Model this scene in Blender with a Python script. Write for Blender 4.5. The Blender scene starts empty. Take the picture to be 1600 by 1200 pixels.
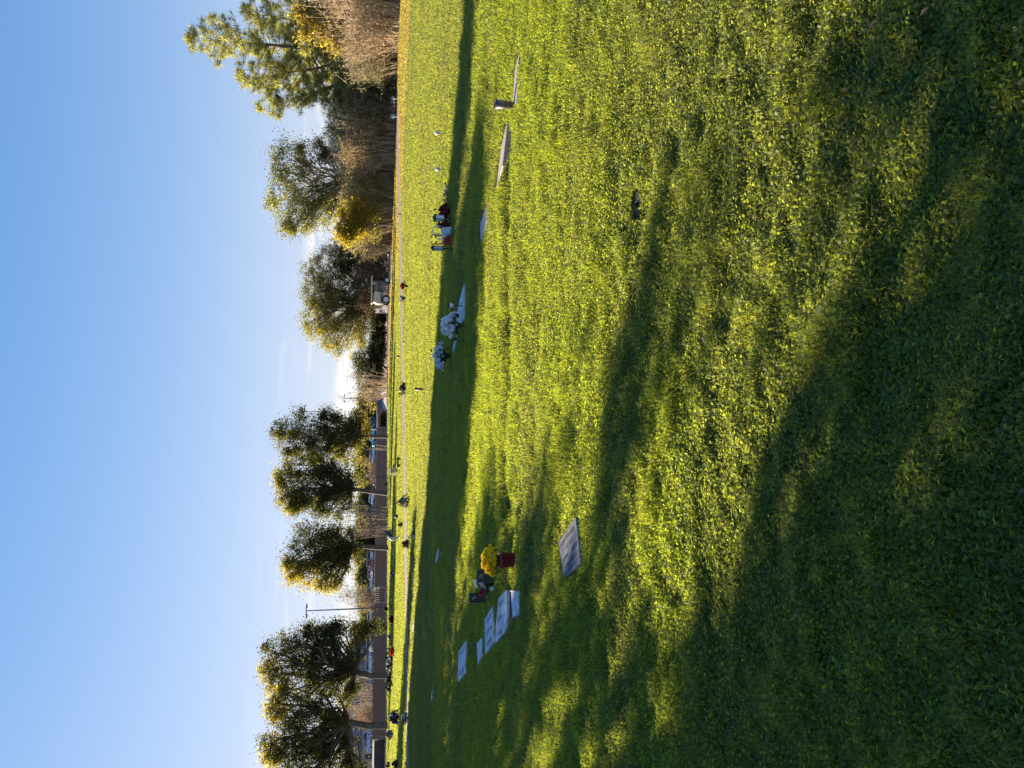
import bpy, math, random
import numpy as np
from mathutils import Vector, Matrix

random.seed(7)
RNG = np.random.default_rng(11)
scene = bpy.context.scene
COL = scene.collection
R = math.radians

# ------------------------------------------------------------------ camera
H = 1.60
FPX = 1150.0
PITCH = R(10.47)
ROLL = R(0.75)
Fv = np.array([0, math.cos(PITCH), -math.sin(PITCH)])
U0 = np.array([0, math.sin(PITCH), math.cos(PITCH)])
R0 = np.array([1.0, 0, 0])
Rv = R0 * math.cos(ROLL) + U0 * math.sin(ROLL)
Uv = U0 * math.cos(ROLL) - R0 * math.sin(ROLL)
CAM = np.array([0, 0, H])

def ray(x, y):                       # photo pixel (x, y); the photo lies on its side
    u, v = 1200 - y, x
    return Fv * FPX + Rv * (u - 600) - Uv * (v - 800)

def G(x, y, z=0.0):                  # where that sight line meets the lawn
    d = ray(x, y)
    t = (z - H) / d[2]
    p = CAM + d * t
    return Vector((p[0], p[1], z))

def atY(x, y, Y):                    # the point of that sight line at ground distance Y
    d = ray(x, y)
    p = CAM + d * (Y / d[1])
    return Vector(p)

cam_d = bpy.data.cameras.new('camera')
cam = bpy.data.objects.new('camera', cam_d)
COL.objects.link(cam)
M3 = Matrix((tuple(-Uv), tuple(Rv), tuple(-Fv))).transposed()
cam.matrix_world = Matrix.Translation(Vector(CAM)) @ M3.to_4x4()
cam_d.sensor_width = 36.0
cam_d.lens = FPX / 1600 * 36.0
cam_d.clip_end = 3000
cam_d.clip_start = 0.05
scene.camera = cam

# ------------------------------------------------------------------ light
SUN_AZ, SUN_EL = R(50), R(21)        # azimuth to the left of the view
sun_dir = Vector((-math.sin(SUN_AZ) * math.cos(SUN_EL), math.cos(SUN_AZ) * math.cos(SUN_EL), math.sin(SUN_EL)))
sd = bpy.data.lights.new('sun', 'SUN')
sd.energy = 5.0
sd.angle = R(0.53)
sd.color = (1.0, 0.89, 0.70)
so = bpy.data.objects.new('sun', sd)
so.rotation_euler = (-sun_dir).to_track_quat('-Z', 'Y').to_euler()
COL.objects.link(so)

world = bpy.data.worlds.new('World')
scene.world = world
world.use_nodes = True
nt = world.node_tree
bg = nt.nodes['Background']
sky = nt.nodes.new('ShaderNodeTexSky')
sky.sky_type = 'NISHITA'
sky.sun_disc = False
sky.sun_elevation = SUN_EL
sky.sun_rotation = -SUN_AZ
sky.air_density = 1.0
sky.dust_density = 0.06
sky.ozone_density = 3.0
SKY_STRENGTH = 0.135
# thin streaks of cloud low over the horizon
tc = nt.nodes.new('ShaderNodeTexCoord')
sep = nt.nodes.new('ShaderNodeSeparateXYZ')
nt.links.new(tc.outputs['Generated'], sep.inputs[0])
mp = nt.nodes.new('ShaderNodeMapping')
mp.inputs['Scale'].default_value = (2.2, 2.2, 22.0)
mp.inputs['Location'].default_value = (3.1, 0.4, 0.3)
nt.links.new(tc.outputs['Generated'], mp.inputs[0])
ns = nt.nodes.new('ShaderNodeTexNoise')
ns.inputs['Scale'].default_value = 1.5
ns.inputs['Detail'].default_value = 5
ns.inputs['Roughness'].default_value = 0.55
ns.inputs['Distortion'].default_value = 0.4
nt.links.new(mp.outputs[0], ns.inputs['Vector'])
r1 = nt.nodes.new('ShaderNodeMapRange'); r1.interpolation_type = 'SMOOTHSTEP'
r1.inputs['From Min'].default_value = 0.47; r1.inputs['From Max'].default_value = 0.62
nt.links.new(ns.outputs[0], r1.inputs['Value'])
r2 = nt.nodes.new('ShaderNodeMapRange'); r2.interpolation_type = 'SMOOTHSTEP'
r2.inputs['From Min'].default_value = 0.155; r2.inputs['From Max'].default_value = 0.06
nt.links.new(sep.outputs['Z'], r2.inputs['Value'])
mu = nt.nodes.new('ShaderNodeMath'); mu.operation = 'MULTIPLY'
nt.links.new(r1.outputs[0], mu.inputs[0]); nt.links.new(r2.outputs[0], mu.inputs[1])
mx = nt.nodes.new('ShaderNodeMix'); mx.data_type = 'RGBA'
mx.inputs[7].default_value = (2.6, 2.6, 2.6, 1)
nt.links.new(mu.outputs[0], mx.inputs[0])
# the sky of a photograph rolls off toward its brightest part
def vm(op, a, b):
    q = nt.nodes.new('ShaderNodeVectorMath'); q.operation = op
    for i_, v_ in enumerate((a, b)):
        if hasattr(v_, 'is_output'): nt.links.new(v_, q.inputs[i_])
        else: q.inputs[i_].default_value = v_
    return q.outputs[0]
hsv = nt.nodes.new('ShaderNodeHueSaturation'); hsv.inputs['Saturation'].default_value = 1.3; hsv.inputs['Hue'].default_value = 0.518
nt.links.new(sky.outputs[0], hsv.inputs['Color'])
den = vm('ADD', vm('MULTIPLY', hsv.outputs[0], (0.60, 0.46, 0.38)), (1, 1, 1))
nt.links.new(vm('DIVIDE', vm('MULTIPLY', hsv.outputs[0], (1.48, 1.24, 1.27)), den), mx.inputs[6])
nt.links.new(mx.outputs[2], bg.inputs[0])
bg.inputs[1].default_value = SKY_STRENGTH

vs = scene.view_settings
vs.view_transform = 'Standard'
vs.look = 'None'
vs.exposure = 1.55
vs.gamma = 1
vs.use_curve_mapping = False
scene.cycles.max_bounces = 8
scene.cycles.diffuse_bounces = 6
scene.cycles.transparent_max_bounces = 4

# ------------------------------------------------------------------ materials
MATS = {}
def mat(name, color, rough=0.6, var=0.15, scale=8.0, metal=0.0, spec=0.5, bump=0.0, color2=None, coat=0.0):
    if name in MATS: return MATS[name]
    m = bpy.data.materials.new(name); m.use_nodes = True
    n = m.node_tree.nodes; l = m.node_tree.links
    b = n['Principled BSDF']
    b.inputs['Roughness'].default_value = rough
    b.inputs['Metallic'].default_value = metal
    b.inputs['Specular IOR Level'].default_value = spec
    b.inputs['Coat Weight'].default_value = coat
    t = n.new('ShaderNodeTexCoord')
    nz = n.new('ShaderNodeTexNoise'); nz.inputs['Scale'].default_value = scale; nz.inputs['Detail'].default_value = 6
    l.new(t.outputs['Object'], nz.inputs['Vector'])
    c = Vector(color)
    c2 = Vector(color2) if color2 else c * (1 + var)
    c1 = c if color2 else c * (1 - var)
    mr = n.new('ShaderNodeMapRange'); mr.inputs['From Min'].default_value = 0.35; mr.inputs['From Max'].default_value = 0.65
    l.new(nz.outputs[0], mr.inputs['Value'])
    mi = n.new('ShaderNodeMix'); mi.data_type = 'RGBA'
    mi.inputs[6].default_value = (*c1, 1); mi.inputs[7].default_value = (*c2, 1)
    l.new(mr.outputs[0], mi.inputs[0]); l.new(mi.outputs[2], b.inputs['Base Color'])
    if bump:
        bp = n.new('ShaderNodeBump'); bp.inputs['Strength'].default_value = bump; bp.inputs['Distance'].default_value = 0.02
        l.new(nz.outputs[0], bp.inputs['Height']); l.new(bp.outputs[0], b.inputs['Normal'])
    MATS[name] = m
    return m

def leaf_mat(name, trans=0.5, gloss=0.04, tint=(1.5, 1.25, 0.45)):
    if name in MATS: return MATS[name]
    m = bpy.data.materials.new(name); m.use_nodes = True
    n = m.node_tree.nodes; l = m.node_tree.links
    n.remove(n['Principled BSDF'])
    out = n['Material Output']
    at = n.new('ShaderNodeAttribute'); at.attribute_name = 'hue'
    df = n.new('ShaderNodeBsdfDiffuse')
    tr = n.new('ShaderNodeBsdfTranslucent')
    mul = n.new('ShaderNodeMix'); mul.data_type = 'RGBA'; mul.blend_type = 'MULTIPLY'
    mul.inputs[0].default_value = 1.0
    mul.inputs[7].default_value = (*tint, 1)
    l.new(at.outputs['Color'], df.inputs['Color'])
    l.new(at.outputs['Color'], mul.inputs[6])
    l.new(mul.outputs[2], tr.inputs['Color'])
    ms = n.new('ShaderNodeMixShader'); ms.inputs[0].default_value = trans
    l.new(df.outputs[0], ms.inputs[1]); l.new(tr.outputs[0], ms.inputs[2])
    gl = n.new('ShaderNodeBsdfGlossy'); gl.inputs['Roughness'].default_value = 0.45
    gl.inputs['Color'].default_value = (0.8, 0.85, 0.7, 1)
    m2 = n.new('ShaderNodeMixShader'); m2.inputs[0].default_value = gloss
    l.new(ms.outputs[0], m2.inputs[1]); l.new(gl.outputs[0], m2.inputs[2])
    l.new(m2.outputs[0], out.inputs['Surface'])
    MATS[name] = m
    return m

LEAF = leaf_mat('tree_leaf', 0.5, 0.0, (2.2, 2.0, 0.8))
GRASS = leaf_mat('grass_blade', 0.60, 0.02, (3.75, 3.55, 1.25))
DRYLEAF = leaf_mat('dry_leaf', 0.35, 0.0, (1.1, 1.08, 1.0))
PETAL = leaf_mat('petal', 0.45, 0.02, (1.15, 1.15, 1.1))
BARK = mat('bark', (0.16, 0.115, 0.08), 0.9, 0.35, 3.0, bump=0.6)
BARK_PALE = mat('pale_bark', (0.36, 0.27, 0.19), 0.9, 0.3, 3.0, bump=0.4)
TWIG = mat('dry_twig', (0.66, 0.50, 0.31), 0.9, 0.35, 0.8)
TWIG_DK = mat('dark_twig', (0.32, 0.24, 0.18), 0.9, 0.35, 0.8)
GRANITE = mat('granite', (0.235, 0.21, 0.205), 0.8, 0.25, 11.0, bump=0.08, spec=.15)
GRANITE_P = mat('pale_granite', (0.56, 0.54, 0.52), 0.7, 0.30, 7.0, bump=0.1, spec=.2)
GRANITE_T = mat('tan_stone', (0.40, 0.33, 0.26), 0.6, 0.2, 40.0, bump=0.1)
BRONZE = mat('dark_bronze', (0.055, 0.045, 0.04), 0.45, 0.3, 30.0, metal=0.3)
INK = mat('engraving', (0.045, 0.042, 0.045), 0.8, 0.2)
INK_P = mat('worn_engraving', (0.22, 0.22, 0.23), 0.8, 0.2)
BLACK = mat('black_plastic', (0.016, 0.016, 0.018), 0.45, 0.2)
WHITE = mat('white_paint', (0.75, 0.75, 0.74), 0.5, 0.06)
FROST = mat('frosted_white', (0.82, 0.83, 0.85), 0.35, 0.05)
CONC = mat('concrete', (0.25, 0.175, 0.125), 0.9, 0.18, 2.0, bump=0.3)
KERB = mat('kerb_concrete', (0.55, 0.44, 0.33), 0.9, 0.15, 2.0)
ASPH = mat('asphalt', (0.075, 0.07, 0.072), 0.9, 0.25, 1.2, bump=0.3)
DIRT = mat('pink_dirt', (0.42, 0.27, 0.19), 0.95, 0.2, 1.0, bump=0.4)
GLASS = mat('car_glass', (0.02, 0.024, 0.03), 0.12, 0.1, 2.0, spec=0.7)
TYRE = mat('tyre', (0.022, 0.022, 0.023), 0.85, 0.2)
RIM = mat('rim', (0.55, 0.55, 0.56), 0.35, 0.1, metal=0.6)
STEEL = mat('grey_steel', (0.16, 0.17, 0.19), 0.5, 0.15, metal=0.3)
LAMPG = mat('lamp_lens', (0.7, 0.66, 0.6), 0.2, 0.05)
RED_L = mat('tail_lamp', (0.45, 0.02, 0.02), 0.25, 0.1)

# ------------------------------------------------------------------ object helpers
def tag(o, label=None, cat=None, group=None, kind=None):
    if label: o['label'] = label
    if cat: o['category'] = cat
    if group: o['group'] = group
    if kind: o['kind'] = kind
    return o

def empty(name, loc, rz=0.0):
    o = bpy.data.objects.new(name, None)
    o.empty_display_size = 0.2
    COL.objects.link(o)
    o.location = loc; o.rotation_euler = (0, 0, rz)
    return o

def link(name, me, m, parent=None, loc=None):
    me.materials.append(m)
    o = bpy.data.objects.new(name, me)
    COL.objects.link(o)
    if parent: o.parent = parent
    if loc is not None: o.location = loc
    return o

def quad_mesh(name, V, Q, C=None, smooth=False):
    """V (n,3) float, Q (m,4) int, C (n,3) colours"""
    V = np.asarray(V, np.float32); Q = np.asarray(Q, np.int32)
    me = bpy.data.meshes.new(name)
    me.vertices.add(len(V)); me.vertices.foreach_set('co', V.ravel())
    me.loops.add(Q.size); me.loops.foreach_set('vertex_index', Q.ravel())
    me.polygons.add(len(Q))
    me.polygons.foreach_set('loop_start', np.arange(0, Q.size, Q.shape[1], dtype=np.int32))
    me.polygons.foreach_set('loop_total', np.full(len(Q), Q.shape[1], np.int32))
    if smooth: me.polygons.foreach_set('use_smooth', np.ones(len(Q), bool))
    me.update(calc_edges=True)
    if C is not None:
        a = me.attributes.new('hue', 'FLOAT_COLOR', 'POINT')
        CC = np.ones((len(V), 4), np.float32); CC[:, :3] = C
        a.data.foreach_set('color', CC.ravel())
    return me

class MB:
    """collects simple solids into one mesh"""
    def __init__(s): s.v = []; s.f = []
    def add(s, vs_, fs):
        k = len(s.v); s.v += [tuple(p) for p in vs_]; s.f += [tuple(i + k for i in f) for f in fs]
    def box(s, c, size, rz=0.0, taper=1.0, rx=0.0):
        m = Matrix.Rotation(rz, 3, 'Z') @ Matrix.Rotation(rx, 3, 'X'); c = Vector(c); hx, hy, hz = [a / 2 for a in size]
        P = []
        for z, k in ((-hz, 1.0), (hz, taper)):
            for sx, sy in ((-1, -1), (1, -1), (1, 1), (-1, 1)):
                P.append(c + m @ Vector((sx * hx * k, sy * hy * k, z)))
        s.add(P, [(3, 2, 1, 0), (4, 5, 6, 7), (0, 1, 5, 4), (1, 2, 6, 5), (2, 3, 7, 6), (3, 0, 4, 7)])
        return s
    def tube(s, pts, rad, n=6, cap=True):
        pts = [Vector(p) for p in pts]
        if not isinstance(rad, (list, tuple)): rad = [rad] * len(pts)
        rings = []
        for i, p in enumerate(pts):
            d = (pts[min(i + 1, len(pts) - 1)] - pts[max(i - 1, 0)]).normalized()
            a = d.orthogonal().normalized() if i == 0 else (pa - d * pa.dot(d)).normalized()
            pa = a; b = d.cross(a)
            rings.append([p + (a * math.cos(t) + b * math.sin(t)) * rad[i] for t in [2 * math.pi * j / n for j in range(n)]])
        P = [q for r in rings for q in r]; Fs = []
        for i in range(len(pts) - 1):
            for j in range(n):
                k = (j + 1) % n
                Fs.append((i * n + j, i * n + k, (i + 1) * n + k, (i + 1) * n + j))
        if cap:
            Fs.append(tuple(range(n - 1, -1, -1))); Fs.append(tuple((len(pts) - 1) * n + j for j in range(n)))
        s.add(P, Fs); return s
    def lathe(s, c, prof, n=16):       # prof [(r, z)]
        c = Vector(c); P = []; Fs = []
        for r, z in prof:
            for j in range(n):
                t = 2 * math.pi * j / n
                P.append(c + Vector((r * math.cos(t), r * math.sin(t), z)))
        for i in range(len(prof) - 1):
            for j in range(n):
                k = (j + 1) % n
                Fs.append((i * n + j, i * n + k, (i + 1) * n + k, (i + 1) * n + j))
        Fs.append(tuple(range(n - 1, -1, -1))); Fs.append(tuple((len(prof) - 1) * n + j for j in range(n)))
        s.add(P, Fs); return s
    def ball(s, c, r, n=10, m=6, sq=(1, 1, 1)):
        prof = [(max(1e-3, math.sin(math.pi * i / m)), -math.cos(math.pi * i / m)) for i in range(m + 1)]
        k = len(s.v); s.lathe((0, 0, 0), prof, n); c = Vector(c)
        for i in range(k, len(s.v)):
            q = s.v[i]; s.v[i] = (c.x + q[0] * r * sq[0], c.y + q[1] * r * sq[1], c.z + q[2] * r * sq[2])
        return s
    def prism(s, poly, z0, z1):        # poly [(x, y)] counter-clockwise
        n = len(poly)
        P = [(x, y, z0) for x, y in poly] + [(x, y, z1) for x, y in poly]
        Fs = [tuple(range(n - 1, -1, -1)), tuple(range(n, 2 * n))]
        for i in range(n):
            j = (i + 1) % n; Fs.append((i, j, n + j, n + i))
        s.add(P, Fs); return s
    def loft(s, prof, y0, y1, inset=0.0):     # side profile [(x, z)] across a width
        n = len(prof); P = []
        for y in (y0, y1):
            P += [(x, y, z) for x, z in prof]
        Fs = [tuple(range(n)), tuple(range(2 * n - 1, n - 1, -1))]
        for i in range(n):
            j = (i + 1) % n; Fs.append((j, i, n + i, n + j))
        s.add(P, Fs); return s
    def build(s, name, m, parent=None, bevel=0.0, smooth=False, loc=None):
        me = bpy.data.meshes.new(name); me.from_pydata(s.v, [], s.f)
        me.validate(); me.update()
        if smooth: me.polygons.foreach_set('use_smooth', [True] * len(me.polygons))
        o = link(name, me, m, parent, loc)
        if bevel:
            b = o.modifiers.new('bevel', 'BEVEL'); b.width = bevel; b.segments = 2; b.limit_method = 'ANGLE'
        return o

# ------------------------------------------------------------------ noise
_h = RNG.random((256, 256)).astype(np.float32)
def vnoise(x, y, s):
    x = np.asarray(x, float) / s + 57.3; y = np.asarray(y, float) / s + 91.7
    xi = np.floor(x).astype(int); yi = np.floor(y).astype(int)
    fx = x - xi; fy = y - yi
    fx = fx * fx * (3 - 2 * fx); fy = fy * fy * (3 - 2 * fy)
    a = _h[xi % 256, yi % 256]; b = _h[(xi + 1) % 256, yi % 256]
    c = _h[xi % 256, (yi + 1) % 256]; d = _h[(xi + 1) % 256, (yi + 1) % 256]
    return (a * (1 - fx) + b * fx) * (1 - fy) + (c * (1 - fx) + d * fx) * fy

def ground_z(x, y):
    x = np.asarray(x, float); y = np.asarray(y, float)
    d = np.hypot(x, y)
    z = (vnoise(x, y, 2.6) - .5) * 0.09 + (vnoise(x + 9, y - 4, 1.1) - .5) * 0.05 + (vnoise(x - 3, y + 7, 0.42) - .5) * 0.028
    # sunken rows and lumps where the graves have settled
    row = np.exp(-((y - 8.95 - .05 * x) / .22) ** 2) * np.clip((3.2 - np.abs(x - .6)) / 1.2, 0, 1)
    row2 = np.exp(-((y - 7.35 + .10 * x) / .26) ** 2) * np.clip((2.2 - np.abs(x + .6)) / 1.2, 0, 1)
    lump = np.exp(-((x + .6) / 2.6) ** 2 - ((y - 8.4) / 1.7) ** 2)
    z = z - .085 * row - .05 * row2 + lump * (vnoise(x * .8 + 5, y + 3, .75) - .5) * .13
    return z * np.clip((60 - d) / 45, 0, 1)

def inpoly(x, y, poly):
    x = np.asarray(x); y = np.asarray(y)
    r = np.zeros(x.shape, bool); n = len(poly)
    for i in range(n):
        x1, y1 = poly[i]; x2, y2 = poly[(i + 1) % n]
        c = ((y1 > y) != (y2 > y)) & (x < (x2 - x1) * (y - y1) / (y2 - y1 + 1e-12) + x1)
        r ^= c
    return r

def gxy(pts): return [tuple(G(x, y).xy) for x, y in pts]

# ------------------------------------------------------------------ the ground
def axis(spec):
    out = []
    for a, b, st in spec: out.append(np.arange(a, b, st))
    return np.concatenate(out)
gx = axis([(-1500, -200, 100), (-200, -40, 10), (-40, -14, 1), (-14, 14, 0.14), (14, 40, 1), (40, 200, 10), (200, 1501, 100)])
gy = axis([(-600, -40, 80), (-40, -4, 4), (-4, 16, 0.14), (16, 60, 0.6), (60, 200, 7), (200, 2501, 100)])
XX, YY = np.meshgrid(gx, gy, indexing='ij')
ZZ = ground_z(XX, YY)
V = np.stack([XX, YY, ZZ], -1).reshape(-1, 3)
nx, ny = len(gx), len(gy)
I = (np.arange(nx - 1)[:, None] * ny + np.arange(ny - 1)[None, :]).ravel()
Q = np.stack([I, I + ny, I + ny + 1, I + 1], -1)
SOIL = mat('turf_soil', (0.045, 0.050, 0.018), 0.95, 0.35, 0.7, color2=(0.075, 0.075, 0.028))
tag(link('lawn_ground', quad_mesh('lawn_ground', V, Q, smooth=True), SOIL), kind='structure')

path_far = [(635.2, 1260), (635.4, 1200), (634.6, 1110), (633.2, 960), (631.2, 800), (629.8, 700), (628.0, 600), (625.6, 460), (622.4, 330), (619.8, 220), (617.2, 100), (614, 0), (612, -60)]
path_near = [(639.9, 1260), (639.6, 1200), (639.0, 1110), (637.6, 960), (635.8, 800), (634.4, 700), (632.8, 600), (630.2, 460), (627.2, 330), (624.4, 220), (620.6, 100), (617, 0), (615, -60)]
pf, pn = gxy(path_far), gxy(path_near)
def strip(name, a, b, z, m):
    n = len(a)
    V = [(x, y, z) for x, y in a] + [(x, y, z) for x, y in b]
    Q = [(i, n + i, n + i + 1, i + 1) for i in range(n - 1)]
    return tag(link(name, quad_mesh(name, V, [q[::-1] for q in Q]), m), kind='structure')
strip('path', pf, pn, 0.012, CONC)
path_poly = pf + pn[::-1]

# dry verge between the path and the trees, and the bare earth under them
dry_poly = gxy([(606.0, 600), (607, 520), (609, 430), (611, 340), (614, 250), (618, 130), (622, 20), (624, -80),
                (645, -80), (643, 0), (641, 40), (637, 110), (633, 200), (628, 300), (622, 420), (616, 510), (610, 600)])
DRYS = mat('dry_soil', (0.30, 0.20, 0.07), 0.95, 0.25, 0.5)
edge_far = gxy([(605.0, 600), (605.6, 520), (606.5, 430), (608.6, 340), (611, 250), (614, 130), (616.5, 20), (618, -80)])
edge_near = gxy([(606.3, 600), (607.2, 520), (609.2, 430), (611.2, 340), (614.4, 250), (618.6, 130), (622.6, 20), (624.6, -80)])
strip('bare_earth', edge_far, edge_near, 0.02, DIRT)

# parking lot behind the retaining wall
LOT_Z = 1.30
WALL = [(-60, 76.0), (-38.5, 79.0), (-25.8, 87.0), (-24.2, 88.2), (-6.3, 103.0)]
lot = MB().prism([(-160, 62), (-60.1, 77), (-38.6, 80), (-25.9, 88), (-6.5, 104), (-6, 420), (-320, 420), (-320, 62)], -0.2, LOT_Z)
tag(lot.build('parking_lot', ASPH), kind='structure')
drive = MB().prism([(-6.2, 103.2), (2, 100), (20, 103), (40, 420), (-5.8, 420)], -0.2, 0.03)
tag(drive.build('driveway', mat('driveway', (0.40, 0.30, 0.27), 0.9, 0.12, 0.4)), kind='structure')

# ------------------------------------------------------------------ block wall, kerb, gate
def wall_piece(name, a, b, h, label):
    a = Vector((*a, 0)); b = Vector((*b, 0)); L = (b - a).length; rz = math.atan2(b.y - a.y, b.x - a.x)
    t = empty(name, a, rz)
    m = MB(); m.box((L / 2, 0, h / 2 - 0.15), (L, 0.2, h + 0.3)); m.build('wall_face', BLOCK, t)
    c = MB(); c.box((L / 2, 0, h + 0.05), (L, 0.26, 0.1)); c.build('cap', CAPM, t, bevel=0.01)
    n = int(L / 6)
    for i in range(n + 1):
        p = MB(); p.box((min(max(i * L / n, .2), L - .2), -0.06, h / 2 - 0.1), (0.4, 0.3, h + 0.17)); p.build('pilaster', BLOCK, t)
    return tag(t, label, 'wall')
def block_mat():
    m = bpy.data.materials.new('block_wall'); m.use_nodes = True
    n = m.node_tree.nodes; l = m.node_tree.links; b = n['Principled BSDF']
    t = n.new('ShaderNodeTexCoord'); mp = n.new('ShaderNodeMapping'); mp.inputs['Rotation'].default_value = (R(90), 0, 0)
    br = n.new('ShaderNodeTexBrick')
    br.inputs['Color1'].default_value = (0.32, 0.225, 0.195, 1); br.inputs['Color2'].default_value = (0.37, 0.255, 0.225, 1)
    br.inputs['Mortar'].default_value = (0.30, 0.225, 0.20, 1); br.inputs['Scale'].default_value = 1.0
    br.inputs['Brick Width'].default_value = 0.4; br.inputs['Row Height'].default_value = 0.2; br.inputs['Mortar Size'].default_value = 0.012
    l.new(t.outputs['Object'], mp.inputs[0]); l.new(mp.outputs[0], br.inputs['Vector'])
    nz = n.new('ShaderNodeTexNoise'); nz.inputs['Scale'].default_value = 0.25; nz.inputs['Detail'].default_value = 4
    l.new(t.outputs['Object'], nz.inputs['Vector'])
    mi = n.new('ShaderNodeMix'); mi.data_type = 'RGBA'; mi.blend_type = 'MULTIPLY'; mi.inputs[0].default_value = 0.6
    cr = n.new('ShaderNodeValToRGB'); cr.color_ramp.elements[0].color = (0.72, 0.7, 0.7, 1); cr.color_ramp.elements[1].color = (1.1, 1.05, 1.05, 1)
    l.new(nz.outputs[0], cr.inputs[0]); l.new(br.outputs['Color'], mi.inputs[6]); l.new(cr.outputs[0], mi.inputs[7])
    l.new(mi.outputs[2], b.inputs['Base Color']); b.inputs['Roughness'].default_value = 0.9
    return m
BLOCK = block_mat(); CAPM = mat('wall_cap', (0.42, 0.33, 0.30), 0.9, 0.15, 1.0)
wall_piece('block_wall', (-38.0, 79.4), WALL[2], 1.42, 'long low brown block wall in front of the light blue pickup, with tree trunks before it')
wall_piece('block_wall', WALL[3], WALL[4], 1.36, 'low brown block wall in front of the red and teal vehicles, ending by the dark hedge')
k = MB()
for a, b in zip([(-60, 74.4), (-38.3, 77.6), (-25.4, 85.6), (-6.0, 101.6)], [(-38.3, 77.6), (-25.4, 85.6), (-6.0, 101.6), (2, 99.6)]):
    A, B = Vector((*a, 0)), Vector((*b, 0)); L = (B - A).length
    k.box(((A + B) / 2 + Vector((0, 0, 0.04))), (L, 0.55, 0.24), math.atan2(B.y - A.y, B.x - A.x))
tag(k.build('kerb', KERB), kind='structure')
g0, g1 = Vector((*WALL[2], 0)), Vector((*WALL[3], 0))
gate = empty('iron_gate', g0, math.atan2(g1.y - g0.y, g1.x - g0.x)); gl_ = (g1 - g0).length
IVORY = mat('ivory_bar', (0.62, 0.5, 0.40), 0.6, 0.1)
m = MB(); m.box((gl_ / 2, -.12, 1.3), (gl_, .08, .09)); m.box((gl_ / 2, -.12, .2), (gl_, .08, .09))
m.box((.05, -.12, .7), (.12, .12, 1.5)); m.box((gl_ - .05, -.12, .7), (.12, .12, 1.5)); m.build('gate_frame', IVORY, gate)
for i in range(7):
    m = MB(); m.box((gl_ * (i + 1) / 8, -.12, .75), (.07, .05, 1.02)); m.build('bar', IVORY, gate)
tag(gate, 'small gate of ivory upright bars in the gap between the two brown walls', 'gate')

# ------------------------------------------------------------------ trees
def branch(mb, a, b, r0, r1, seg=4, wob=0.08, n=6):
    a = Vector(a); b = Vector(b); L = (b - a).length; pts = []
    for i in range(seg + 1):
        t = i / seg; p = a.lerp(b, t)
        if 0 < i < seg: p += Vector((random.gauss(0, 1), random.gauss(0, 1), random.gauss(0, .5))) * wob * L
        pts.append(p)
    mb.tube(pts, [r0 + (r1 - r0) * i / seg for i in range(seg + 1)], n, cap=False)
    return pts

def leaf_cloud(P, size, cols, elong=1.6, jitter=0.25, droop=0.0):
    """P (n,3) centres, cols (n,3)"""
    n = len(P)
    a = RNG.normal(size=(n, 3)); a[:, 2] -= droop; a /= np.linalg.norm(a, axis=1)[:, None]
    b = np.cross(a, RNG.normal(size=(n, 3))); b /= np.linalg.norm(b, axis=1)[:, None] + 1e-9
    sz = size * RNG.uniform(0.6, 1.35, n)[:, None]
    V = np.stack([P - a * sz * elong * .5, P + b * sz * .5, P + a * sz * elong * .5, P - b * sz * .5], 1).reshape(-1, 3)
    Q = np.arange(4 * n).reshape(n, 4)
    C = np.repeat(np.clip(cols * (1 + RNG.normal(0, jitter, (n, 1))), 0.004, 0.9), 4, axis=0)
    return V, Q, C

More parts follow.
